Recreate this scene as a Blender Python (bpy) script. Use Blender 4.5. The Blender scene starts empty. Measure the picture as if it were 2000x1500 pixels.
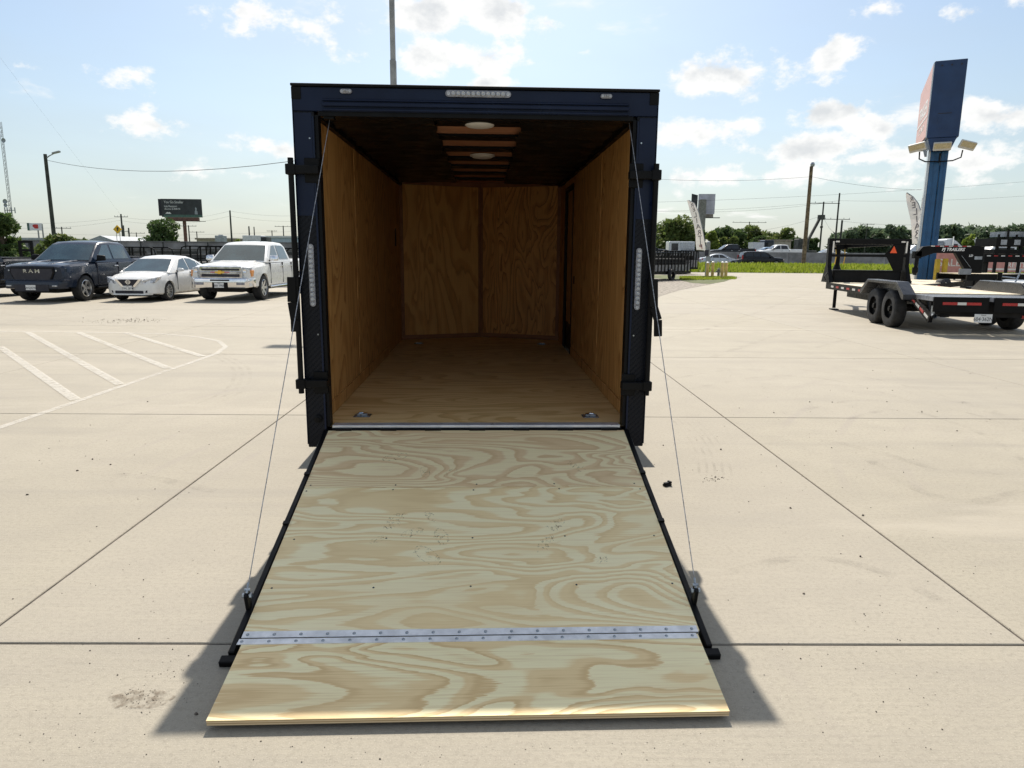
import bpy, bmesh, math, random
from mathutils import Vector, Matrix
R = math.radians
S = bpy.context.scene
C = S.collection
# ------------------------------------------------------------------ camera, sky, sun, exposure
CAM_H, F_PX, PITCH, ROLL = 1.65, 1366.3, R(10.589), R(0.483)
cd = bpy.data.cameras.new('camera'); cam = bpy.data.objects.new('camera', cd); C.objects.link(cam)
cd.sensor_width = 36; cd.lens = 36 * F_PX / 2000; cd.clip_start = .05; cd.clip_end = 6000
cam.matrix_world = Matrix.Translation((0, 0, CAM_H)) @ Matrix.Rotation(R(90) - PITCH, 4, 'X') @ Matrix.Rotation(ROLL, 4, 'Z')
S.camera = cam
TYAW, TOX, TOY, TSC, TZ = .0414, -.2270, 4.5036, 1.035, -.05775            # yaw and rear-sill position of the cargo trailer
SUN_EL, SUN_AZ = R(49.35), TYAW                     # the sun stands ahead of the camera, behind the trailer
S.view_settings.view_transform = 'Standard'; S.view_settings.look = 'None'
S.view_settings.exposure = 0.61; S.view_settings.gamma = 1
S.render.engine = 'CYCLES'
S.cycles.max_bounces = 8; S.cycles.diffuse_bounces = 5; S.cycles.glossy_bounces = 3; S.cycles.transparent_max_bounces = 12
W = bpy.data.worlds.new('World'); S.world = W; W.use_nodes = True
nt = W.node_tree; N = nt.nodes; L = nt.links
bg = N['Background']; bg.inputs['Strength'].default_value = .1
sky = N.new('ShaderNodeTexSky'); sky.sky_type = 'NISHITA'; sky.sun_disc = False
sky.sun_elevation = SUN_EL; sky.sun_rotation = -SUN_AZ
sky.altitude = 100; sky.air_density = 1.0; sky.dust_density = 1.6; sky.ozone_density = 1.5
def wn(t, **k):
    n = N.new(t)
    for a, v in k.items():
        if a.startswith('i_'): n.inputs[int(a[2:])].default_value = v
        else: setattr(n, a, v)
    return n
def wm(op, a, b=None, c=None):
    n = N.new('ShaderNodeMath'); n.operation = op
    for i, v in enumerate((a, b, c)):
        if v is None: continue
        if isinstance(v, (int, float)): n.inputs[i].default_value = v
        else: L.new(v, n.inputs[i])
    return n.outputs[0]
tc = N.new('ShaderNodeTexCoord'); sx = N.new('ShaderNodeSeparateXYZ'); L.new(tc.outputs['Generated'], sx.inputs[0])
zz = wm('ADD', wm('MAXIMUM', sx.outputs[2], 0.0), .13)
cb = N.new('ShaderNodeCombineXYZ'); L.new(wm('DIVIDE', sx.outputs[0], zz), cb.inputs[0]); L.new(wm('DIVIDE', sx.outputs[1], zz), cb.inputs[1])
def cloudn(off, scale, detail, rough=.56):
    mp = N.new('ShaderNodeMapping'); mp.inputs['Location'].default_value = off; L.new(cb.outputs[0], mp.inputs[0])
    n = wn('ShaderNodeTexNoise'); n.inputs['Scale'].default_value = scale; n.inputs['Detail'].default_value = detail
    n.inputs['Roughness'].default_value = rough; n.inputs['Distortion'].default_value = .15; L.new(mp.outputs[0], n.inputs['Vector']); return n.outputs[0]
def sstep(v, lo, hi):
    n = N.new('ShaderNodeMapRange'); n.interpolation_type = 'SMOOTHSTEP'
    n.inputs[1].default_value = lo; n.inputs[2].default_value = hi; L.new(v, n.inputs[0]); return n.outputs[0]
CO = (3.7, 1.9, 0)
cA = cloudn(CO, 1.35, 9); cV = cloudn((9.1, 4.2, 0), .8, 4)
# the cumulus that stand in the photographed part of the sky: (u, v, half width, half height, weight) in photo pixels turned into azimuth and elevation
az = wm('ARCTAN2', sx.outputs[0], sx.outputs[1]); el = wm('ARCSINE', sx.outputs[2])
def cnoise(scale, detail, dz=0., rough=.6):
    mp = N.new('ShaderNodeMapping'); mp.inputs['Location'].default_value = (0, 0, dz); mp.inputs['Scale'].default_value = (1, 1, 1.5); L.new(tc.outputs['Generated'], mp.inputs[0])
    n = wn('ShaderNodeTexNoise'); n.inputs['Scale'].default_value = scale; n.inputs['Detail'].default_value = detail; n.inputs['Roughness'].default_value = rough
    L.new(mp.outputs[0], n.inputs['Vector']); return n.outputs[0]
cn = cnoise(15, 9, 0, .62); cn2 = cnoise(15, 5, -.03)
MW0 = cam.matrix_world.to_3x3()
CL = [(520, 32, 95, 40, 1), (300, 246, 66, 24, 1), (525, 290, 75, 20, .8), (430, 335, 60, 22, .55), (840, 28, 105, 36, .95), (950, 25, 70, 36, .9), (880, 118, 125, 36, 1), (945, 162, 65, 16, .9), (1085, 45, 45, 20, .7), (1138, 102, 30, 10, .8),
      (1430, 150, 130, 40, 1.05), (1625, 105, 52, 42, .95), (1345, 262, 95, 30, .95), (1612, 218, 60, 22, 1), (1722, 252, 52, 24, .95), (1600, 290, 130, 24, .9), (1730, 305, 120, 20, .8), (1480, 345, 230, 22, .6), (1940, 225, 80, 20, .75), (1930, 15, 90, 16, .7), (1705, 20, 55, 15, .7), (1700, 350, 200, 18, .55), (180, 145, 60, 16, .5), (1850, 320, 120, 18, .6)]
fld = None
ae = N.new('ShaderNodeCombineXYZ'); L.new(az, ae.inputs[0]); L.new(el, ae.inputs[1])
for (u, v, w_, h_, k_) in CL:
    d_ = MW0 @ Vector(((u - 1000) / F_PX, (750 - v) / F_PX, -1)); a0 = math.atan2(d_.x, d_.y); d_.normalize(); e0 = math.asin(d_.z)
    qa, qe = F_PX / w_ / 1.12, F_PX / h_ / 1.12
    q1 = N.new('ShaderNodeVectorMath'); q1.operation = 'MULTIPLY_ADD'; L.new(ae.outputs[0], q1.inputs[0]); q1.inputs[1].default_value = (qa, qe, 0); q1.inputs[2].default_value = (-a0 * qa, -e0 * qe, 0)
    q2 = N.new('ShaderNodeVectorMath'); q2.operation = 'LENGTH'; L.new(q1.outputs[0], q2.inputs[0])
    b_ = wm('MULTIPLY_ADD', q2.outputs['Value'], -k_, 1.15 * k_)
    fld = b_ if fld is None else wm('MAXIMUM', fld, b_)
dens = wm('ADD', wm('MAXIMUM', fld, -1.2), wm('MULTIPLY', wm('SUBTRACT', cn, .5), 4.0))
dens2 = wm('ADD', wm('MAXIMUM', fld, -1.2), wm('MULTIPLY', wm('SUBTRACT', cn2, .5), 3.4))
mask1 = wm('MULTIPLY', sstep(dens, .2, .8), .95)
away = wm('MAXIMUM', sstep(el, .33, .50), sstep(wm('ABSOLUTE', az), .72, .95))      # unseen cumulus beyond the frame, thickened to brighten and warm the shade
mask2 = wm('MULTIPLY', wm('MAXIMUM', sstep(cA, .62, .72), wm('MULTIPLY', sstep(cA, .47, .62), away)), .85)
mask = wm('MAXIMUM', mask1, mask2)
veil = wm('MULTIPLY', sstep(cV, .30, .75), .26)
hor = wm('MULTIPLY', wm('SUBTRACT', 1.0, sstep(sx.outputs[2], -.02, .30)), .55)
shade = sstep(dens2, .55, 1.55)
ccol = N.new('ShaderNodeMix'); ccol.data_type = 'RGBA'; ccol.inputs[6].default_value = (6.9, 6.85, 6.7, 1); ccol.inputs[7].default_value = (4.9, 5.05, 5.15, 1); L.new(shade, ccol.inputs[0])
def wmix(f, a, b):
    m = N.new('ShaderNodeMix'); m.data_type = 'RGBA'; L.new(f, m.inputs[0])
    if isinstance(a, tuple): m.inputs[6].default_value = a
    else: L.new(a, m.inputs[6])
    if isinstance(b, tuple): m.inputs[7].default_value = b
    else: L.new(b, m.inputs[7])
    return m.outputs[2]
sk = N.new('ShaderNodeMix'); sk.data_type = 'RGBA'; sk.blend_type = 'MULTIPLY'; sk.inputs[0].default_value = 1; sk.inputs[7].default_value = (.84, .88, .87, 1); L.new(sky.outputs[0], sk.inputs[6])
s1 = wmix(veil, sk.outputs[2], (3.75, 4.25, 4.5, 1))
s2 = wmix(hor, s1, (3.85, 4.3, 4.45, 1))
s3 = wmix(mask, s2, ccol.outputs[2])
L.new(s3, bg.inputs['Color'])
W.cycles.sampling_method = 'MANUAL'; W.cycles.sample_map_resolution = 512
sl = bpy.data.lights.new('sun', 'SUN'); sl.energy = 4.2; sl.angle = R(.7); sl.color = (1, .93, .83)
so = bpy.data.objects.new('sun', sl); C.objects.link(so)
sd = Vector((-math.sin(SUN_AZ) * math.cos(SUN_EL), math.cos(SUN_AZ) * math.cos(SUN_EL), math.sin(SUN_EL)))
so.rotation_euler = sd.to_track_quat('Z', 'Y').to_euler(); so.location = (0, 0, 30)
random.seed(7)
# ------------------------------------------------------------------ pixel -> direction helpers (photo is 2000x1500)
MW = cam.matrix_world.to_3x3()
def ray(u, v): return (MW @ Vector(((u - 1000) / F_PX, (750 - v) / F_PX, -1)))
def at(u, v, z=0):
    d = ray(u, v); t = (z - CAM_H) / d.z; return Vector((d.x * t, d.y * t, z))
def aty(u, v, Y):
    d = ray(u, v); t = Y / d.y; return Vector((d.x * t, Y, CAM_H + d.z * t))
# ------------------------------------------------------------------ materials
MATS = {}
class NT:
    def __init__(s, m): s.t = m.node_tree; s.n = s.t.nodes; s.l = s.t.links; s.b = s.n['Principled BSDF']
    def node(s, t, **k):
        n = s.n.new(t)
        for a, v in k.items(): setattr(n, a, v)
        return n
    def val(s, sock, v):
        if isinstance(v, (int, float, tuple)): sock.default_value = v
        else: s.l.new(v, sock)
    def m(s, op, a, b=None, c=None):
        n = s.n.new('ShaderNodeMath'); n.operation = op
        for i, v in enumerate((a, b, c)):
            if v is not None: s.val(n.inputs[i], v)
        return n.outputs[0]
    def noise(s, vec, scale, detail=4, rough=.5, dist=0):
        n = s.n.new('ShaderNodeTexNoise'); s.l.new(vec, n.inputs['Vector']); n.inputs['Scale'].default_value = scale
        n.inputs['Detail'].default_value = detail; n.inputs['Roughness'].default_value = rough; n.inputs['Distortion'].default_value = dist
        return n.outputs[0]
    def map(s, vec, loc=(0, 0, 0), rot=(0, 0, 0), scale=(1, 1, 1)):
        n = s.n.new('ShaderNodeMapping'); s.l.new(vec, n.inputs[0]); n.inputs[1].default_value = loc; n.inputs[2].default_value = rot; n.inputs[3].default_value = scale
        return n.outputs[0]
    def mix(s, f, a, b, mode='MIX'):
        n = s.n.new('ShaderNodeMix'); n.data_type = 'RGBA'; n.blend_type = mode; s.val(n.inputs[0], f)
        for i, v in ((6, a), (7, b)):
            if isinstance(v, tuple) and len(v) == 3: v = v + (1,)
            s.val(n.inputs[i], v)
        return n.outputs[2]
    def ss(s, v, lo, hi, a=0., b=1.):
        n = s.n.new('ShaderNodeMapRange'); n.interpolation_type = 'SMOOTHSTEP'; s.val(n.inputs[0], v)
        for i, q in enumerate((lo, hi, a, b)): n.inputs[i + 1].default_value = q
        return n.outputs[0]
    def bump(s, hgt, strength=.3, dist=.01):
        n = s.n.new('ShaderNodeBump'); n.inputs['Strength'].default_value = strength; n.inputs['Distance'].default_value = dist
        s.l.new(hgt, n.inputs['Height']); s.l.new(n.outputs[0], s.b.inputs['Normal'])
    def pos(s): return s.n.new('ShaderNodeNewGeometry').outputs['Position']
    def obj(s): return s.n.new('ShaderNodeTexCoord').outputs['Object']
    def rnd(s): return s.n.new('ShaderNodeObjectInfo').outputs['Random']
    def col(s, v): s.val(s.b.inputs['Base Color'], v if not isinstance(v, tuple) else (v + (1,))[:4])
    def rough(s, v): s.val(s.b.inputs['Roughness'], v)
def newmat(name):
    m = bpy.data.materials.new(name); m.use_nodes = True; MATS[name] = m; return m, NT(m)
def mat(name, col, rough=.5, metal=0., var=.12, vs=3., spec=None, bump=0, coat=0):
    """plain procedural material: colour with two octaves of wear noise"""
    if name in MATS: return MATS[name]
    m, t = newmat(name); o = t.obj()
    n1 = t.noise(o, vs, 5, .6); d = tuple(c * (1 - var * 1.6) for c in col); u = tuple(min(1, c * (1 + var)) for c in col)
    t.col(t.mix(t.ss(n1, .3, .7), d, u)); t.b.inputs['Metallic'].default_value = metal
    t.rough(t.ss(t.noise(o, vs * 2.7, 3), .25, .75, max(.02, rough - .08), min(1, rough + .1)))
    if spec is not None: t.b.inputs['Specular IOR Level'].default_value = spec
    if coat: t.b.inputs['Coat Weight'].default_value = coat; t.b.inputs['Coat Roughness'].default_value = .05
    if bump: t.bump(t.noise(o, vs * 14, 4), bump, .01)
    return m
# plywood: growth-ring contours of a stretched noise field
def plywood(name, pale, tan, dark, seed=0., grain='x', rings=9, scale=1., darkamt=.5):
    m, t = newmat(name); o = t.obj()
    st = {'x': (.34, 1.2, 1.2), 'z': (1.3, 1.3, .3), 'y': (1.3, .3, 1.3)}[grain]
    off = t.node('ShaderNodeCombineXYZ'); r = t.m('MULTIPLY_ADD', t.rnd(), 17., seed); t.l.new(r, off.inputs[0]); t.l.new(r, off.inputs[2])
    add = t.node('ShaderNodeVectorMath', operation='ADD'); t.l.new(t.map(o, scale=tuple(v * scale for v in st)), add.inputs[0]); t.l.new(off.outputs[0], add.inputs[1]); v = add.outputs[0]
    base = t.noise(v, 1.5, 2.4, .46, .7)
    fine = t.noise(v, 9, 3, .5)
    g = {'x': (1.2, 55, 55), 'z': (55, 55, 1.2), 'y': (55, 1.2, 55)}[grain]
    fib = t.noise(t.map(o, scale=g), 2.2, 4, .65)
    ph = t.m('ADD', t.m('MULTIPLY_ADD', base, rings * 1.25, t.m('MULTIPLY', fine, .22)), t.m('MULTIPLY', fib, .45))
    fr = t.m('FRACT', ph)
    band = t.ss(fr, .40, .60)                    # early wood slowly turns to late wood, then snaps back
    edge = t.m('MULTIPLY', t.ss(fr, .72, .93), t.ss(fr, .999, .95))
    blot = t.noise(t.map(o, loc=(seed * 3, 2, 1), scale=st), 2.1, 3)
    c = t.mix(t.m('MULTIPLY', band, .9), pale, tan)
    c = t.mix(t.m('MULTIPLY', edge, darkamt), c, dark)
    c = t.mix(t.ss(blot, .52, .72, 0, .55), c, tan); c = t.mix(t.ss(blot, .42, .28, 0, .5), c, pale)
    c = t.mix(t.ss(fib, .45, .72, 0, .38), c, dark)
    t.col(c); t.rough(.62); t.bump(t.m('ADD', fib, t.m('MULTIPLY', band, .4)), .12, .004)
    return m
plywood('ply_ramp', (.97, .845, .52), (.88, .665, .345), (.74, .52, .25), 3.1, 'x', 14, 1.3, .4)
plywood('ply_ramp_top', (.90, .76, .45), (.78, .56, .31), (.62, .41, .20), 6.9, 'x', 16, 1.35, .45)
plywood('ply_flap', (.97, .845, .50), (.85, .62, .31), (.64, .42, .18), 9.4, 'x', 13, 1.35, .6)
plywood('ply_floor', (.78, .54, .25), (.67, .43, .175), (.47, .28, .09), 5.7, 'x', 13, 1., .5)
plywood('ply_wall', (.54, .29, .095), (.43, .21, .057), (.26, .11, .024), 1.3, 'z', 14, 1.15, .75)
plywood('ply_front', (.70, .37, .105), (.58, .275, .065), (.38, .155, .03), 7.7, 'z', 10, 1.1, .55)
plywood('luan', (.30, .12, .05), (.26, .10, .04), (.19, .07, .025), 2.2, 'x', 6, 1., .3)
plywood('deck_wood', (.58, .29, .17), (.50, .235, .13), (.36, .16, .085), 4.2, 'x', 6, 1., .3)
plywood('ply_front_red', (.68, .335, .095), (.53, .235, .06), (.28, .10, .02), 12.7, 'z', 16, 1.5, .75)
mat('ply_edge', (.60, .47, .27), .8, var=.3, vs=14)
def lams(name):
    m, t = newmat(name); o = t.obj(); s = t.node('ShaderNodeSeparateXYZ'); t.l.new(o, s.inputs[0])
    f = t.m('SINE', t.m('MULTIPLY', s.outputs[2], 700.)); n = t.noise(t.map(o, scale=(6, 6, 60)), 3, 4)
    t.col(t.mix(t.ss(f, -.2, .4), t.mix(n, (.34, .22, .11), (.50, .36, .2)), t.mix(n, (.60, .47, .28), (.75, .62, .40)))); t.rough(.85)
lams('ply_layers')
# concrete
def concrete():
    m, t = newmat('concrete'); p = t.pos(); r = t.rnd()
    n1 = t.noise(p, .35, 5, .6); n2 = t.noise(p, 2.3, 6, .6); n3 = t.noise(p, 42, 4, .65); n4 = t.noise(p, 170, 2, .6)
    br = t.noise(t.map(p, scale=(1.1, 26, 1)), 2.0, 5, .7)           # broom finish, strokes across the lane
    sw = t.noise(t.map(p, rot=(0, 0, .35), scale=(.22, 1.5, 1)), 1.0, 5, .62, .4)
    c = t.mix(t.ss(n1, .3, .7), (.325, .293, .226), (.362, .327, .256))
    c = t.mix(t.ss(n2, .40, .66, 0, .34), c, (.275, .248, .198))
    c = t.mix(t.ss(br, .45, .75, 0, .34), c, (.275, .243, .20))
    c = t.mix(t.ss(sw, .50, .72, 0, .62), c, (.255, .232, .192))
    c = t.mix(t.ss(n3, .46, .66, 0, .55), c, (.245, .22, .17))
    c = t.mix(t.ss(n4, .58, .74, 0, .7), c, (.50, .455, .37))
    c = t.mix(t.ss(n4, .40, .28, 0, .75), c, (.17, .15, .12))
    s2 = t.noise(t.map(p, rot=(0, 0, -.2), scale=(.16, .9, 1)), .9, 6, .7, .8)
    c = t.mix(t.ss(s2, .52, .70, 0, .50), c, (.43, .385, .31))
    # tyre scuffs: thin arcs
    w = t.node('ShaderNodeTexWave', wave_type='RINGS', rings_direction='Z'); t.l.new(t.map(p, loc=(-9, -3, 0)), w.inputs[0]); w.inputs['Scale'].default_value = .62; w.inputs['Distortion'].default_value = 2.2; w.inputs['Detail'].default_value = 2; w.inputs['Detail Scale'].default_value = .35
    tm = t.m('MULTIPLY', t.ss(w.outputs[1], .90, 1.0), t.ss(t.noise(p, .45, 3), .50, .70, 0, .34))
    c = t.mix(tm, c, (.27, .235, .21))
    c = t.mix(t.m('MULTIPLY', r, .28), c, (.33, .30, .26))
    t.col(c); t.rough(.78); t.b.inputs['Specular IOR Level'].default_value = .35
    t.bump(t.m('ADD', n3, t.m('ADD', br, t.m('MULTIPLY', n4, .6))), .35, .006)
concrete()
mat('joint', (.085, .07, .06), .9, var=.4, vs=9)
mat('black_steel', (.006, .006, .0065), .42, var=.2, vs=4, spec=.13)
mat('black_skin_sky_tint', (.005, .011, .034), .34, var=.1, vs=2, spec=.22)  # black skin with the sky's reflection painted in as navy
mat('black_rubber', (.022, .022, .023), .78, var=.3, vs=8)
mat('black_plastic', (.008, .008, .009), .5, var=.2, spec=.15)
mat('dark_under', (.012, .011, .011), .8)
#mat('liner', (.030, .026, .024), .36, var=.5, vs=5)
mat('galv', (.80, .80, .80), .45, .1, var=.10, vs=16)
mat('alu', (.70, .72, .76), .35, .6, var=.12, vs=6)
mat('steel_cable', (.42, .42, .43), .4, .7, var=.3, vs=60)
mat('zinc', (.36, .39, .42), .3, .9, var=.2, vs=30)
mat('dark_zinc', (.07, .075, .085), .4, .5, var=.2, vs=30)
mat('chrome', (.78, .78, .80), .08, 1., var=.06)
mat('lens_white', (.55, .57, .60), .22, var=.15, vs=40)
mat('led_base', (.28, .28, .31), .35, var=.2, vs=20)
mat('dome_white', (.80, .79, .76), .4, var=.04)
def diamond():
    m, t = newmat('diamond_plate'); o = t.obj()
    def ch(rot, sh):
        b = t.node('ShaderNodeTexBrick'); t.l.new(t.map(o, loc=(sh, 0, sh), rot=(R(90), rot, 0), scale=(1, 1, 1)), b.inputs[0])
        return b
    s = t.node('ShaderNodeSeparateXYZ'); t.l.new(o, s.inputs[0])
    a = t.m('SINE', t.m('MULTIPLY', t.m('ADD', s.outputs[0], s.outputs[2]), 190.)); b = t.m('SINE', t.m('MULTIPLY', t.m('SUBTRACT', s.outputs[0], s.outputs[2]), 190.))
    d = t.m('MAXIMUM', t.m('MULTIPLY', t.ss(a, .55, .95), t.ss(b, -.2, .3)), t.m('MULTIPLY', t.ss(b, .55, .95), t.ss(a, -.3, -.6)))
    t.col(t.mix(t.noise(o, 20, 4), (.005, .007, .012), (.009, .010, .014))); t.rough(.38); t.b.inputs['Specular IOR Level'].default_value = .18
    t.bump(d, .8, .006)
diamond()
mat('grass_soil', (.10, .115, .035), .95, var=.4, vs=1.5)
mat('gravel', (.30, .265, .22), .95, var=.45, vs=7, bump=.8)
mat('asphalt', (.075, .073, .072), .9, var=.25, vs=.8)
mat('barrier', (.30, .29, .28), .85, var=.25, vs=.5)
mat('wood_pole', (.20, .145, .085), .9, var=.35, vs=3)
mat('dark_pole', (.055, .06, .05), .8, var=.3, vs=2)
mat('grey_pole', (.30, .31, .31), .55, var=.2, vs=2)
mat('bollard_yellow', (.66, .47, .16), .6, var=.15, vs=3)
mat('post_yellow', (.60, .40, .03), .55, var=.15, vs=3)
mat('pylon_blue', (.012, .085, .21), .35, var=.12, vs=1.5)
mat('pylon_navy', (.008, .036, .115), .4, var=.12, vs=1.)
mat('sign_pink', (.66, .40, .36), .45, var=.06)
mat('sign_white', (.80, .80, .79), .5, var=.05)
mat('ink_grey', (.24, .22, .22), .7, var=.1)
mat('red', (.52, .02, .018), .35, var=.12)
mat('red_pink', (.55, .26, .23), .5, var=.1)
mat('tape_red', (.45, .02, .02), .3, var=.1)
mat('tape_white', (.72, .70, .66), .35, var=.08)
mat('orange_tri', (.85, .10, .02), .4, var=.05)
mat('plank_new', (.66, .575, .43), .75, var=.16, vs=6)
mat('gloss_black', (.03, .033, .039), .28, var=.15, vs=3, spec=.5)
mat('grey_paint_sky_sheen', (.25, .265, .29), .3, var=.12, vs=4)  # reflected sky painted in as grey on the flip ramps, plain paint elsewhere
mat('white_paint', (.74, .74, .72), .28, var=.015, vs=1.5, coat=.4)
mat('silver_paint', (.52, .55, .58), .25, .3, var=.06, coat=.5)
mat('navy_paint', (.008, .016, .034), .22, .1, var=.02, vs=1.5, spec=.4, coat=.25)
mat('dark_paint', (.005, .006, .009), .24, .1, var=.02, vs=1.5, spec=.3, coat=.15)
mat('blue_paint', (.20, .33, .50), .25, .1, var=.08, coat=.6)
mat('glass', (.035, .065, .072), .04, var=.2, vs=2.2, spec=.9, coat=.4)
mat('glass_dark', (.010, .014, .02), .05, var=.2, spec=.6)
mat('lamp_clear', (.55, .57, .60), .12, .4, var=.35, vs=14)
mat('lamp_amber', (.80, .33, .10), .2, var=.15, vs=10)
mat('lamp_red', (.40, .02, .02), .2, var=.1)
mat('rim_alu', (.62, .63, .64), .3, .8, var=.1)
mat('gold', (.75, .47, .08), .3, .5, var=.1)
mat('chrome_red', (.62, .25, .25), .2, .6, var=.15)
mat('plate_white', (.78, .78, .76), .5, var=.05)
mat('ink', (.02, .02, .03), .6)
mat('yellow_sign', (.85, .50, .01), .5, var=.06)
mat('bb_dark', (.028, .032, .036), .5, var=.3, vs=.4)
mat('bb_green', (.06, .13, .10), .5, var=.2)
mat('bb_brown', (.16, .07, .05), .6, var=.3)
mat('bb_pale', (.58, .56, .64), .6, var=.14, vs=.5)
mat('concrete_grey', (.25, .24, .22), .85, var=.2)
mat('roof_tan', (.33, .28, .22), .8, var=.15)
mat('wall_tan', (.42, .38, .30), .85, var=.15)
mat('wall_white', (.68, .69, .70), .7, var=.08)
mat('wall_blue', (.42, .50, .58), .7, var=.08)
mat('container_grey', (.34, .37, .40), .7, var=.15)
mat('floodlight', (.55, .53, .48), .4, var=.1, vs=20)
mat('flood_lens', (.50, .42, .25), .35, var=.15, vs=12)
mat('bark', (.10, .075, .05), .95, var=.35, vs=4)
mat('wire', (.05, .05, .05), .7)
mat('mesh_grey', (.20, .20, .21), .7, var=.3, vs=3)
mat('pebble', (.12, .10, .08), .9, var=.5, vs=30)
def soft(name, col, amax, sc):
    m, t = newmat(name); n = t.noise(t.obj(), sc, 5, .7); t.col(col); t.rough(.9); t.val(t.b.inputs['Alpha'], t.ss(n, .40, .68, 0., amax))
soft('dust', (.17, .13, .09), .6, 26.)
soft('mark_brown', (.40, .30, .18), .55, 55.)
#mat('dust', (.30, .24, .17), .95, var=.3, vs=60)
def leafmat(name, c1, c2, c3):
    m, t = newmat(name); p = t.pos(); g = t.n.new('ShaderNodeNewGeometry')
    n = t.noise(p, .55, 3); rn = g.outputs['Random Per Island']
    c = t.mix(t.ss(n, .3, .7), c1, c2); c = t.mix(t.ss(rn, .55, 1., 0, .7), c, c3); t.col(c); t.rough(.6)
    t.b.inputs['Specular IOR Level'].default_value = .3
    tr = t.n.new('ShaderNodeBsdfTranslucent'); t.l.new(c, tr.inputs[0]); mx = t.n.new('ShaderNodeMixShader'); mx.inputs[0].default_value = .45
    t.l.new(t.b.outputs[0], mx.inputs[1]); t.l.new(tr.outputs[0], mx.inputs[2]); t.l.new(mx.outputs[0], t.n['Material Output'].inputs[0])
leafmat('flag_cloth', (.82, .80, .77), (.84, .82, .80), (.80, .79, .76))
leafmat('leaf_dark', (.052, .092, .030), (.080, .130, .040), (.125, .165, .05))
leafmat('leaf_mid', (.080, .120, .032), (.125, .170, .045), (.19, .20, .06))
leafmat('leaf_far', (.075, .115, .070), (.105, .15, .080), (.14, .175, .085))  # haze painted in as a paler, bluer leaf colour
leafmat('leaf_lime', (.13, .19, .03), (.19, .25, .045), (.25, .29, .07))
leafmat('grass_blade', (.20, .27, .02), (.29, .35, .035), (.36, .38, .09))
def paint():
    m, t = newmat('worn_paint'); p = t.pos(); n = t.noise(p, 11, 5, .7); n2 = t.noise(p, .9, 3)
    t.col(t.mix(t.noise(p, 30, 3), (.64, .61, .54), (.74, .71, .65))); t.rough(.8)
    a = t.ss(t.m('ADD', n, t.m('MULTIPLY', n2, .35)), .58, .92, .46, .06); t.val(t.b.inputs['Alpha'], a)
paint()
def scuff():
    m, t = newmat('tyre_mark'); p = t.pos(); n = t.noise(p, 3.5, 5, .7); n2 = t.noise(p, 60, 3, .6)
    t.col((.10, .09, .08)); t.rough(.8); t.val(t.b.inputs['Alpha'], t.m('MULTIPLY', t.ss(n, .42, .75, .0, .16), t.ss(n2, .3, .6, .35, 1.)))
scuff()
def lin():
    m, t = newmat('liner'); o = t.obj(); n = t.noise(t.map(o, scale=(1.2, 24, 1)), 1.6, 4, .7)
    t.col(t.mix(t.ss(n, .5, .72), (.005, .005, .005), (.034, .033, .034))); t.rough(.34); t.bump(n, .5, .02)  # pale streaks painted in for light caught on the wrinkles
lin()
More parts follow.
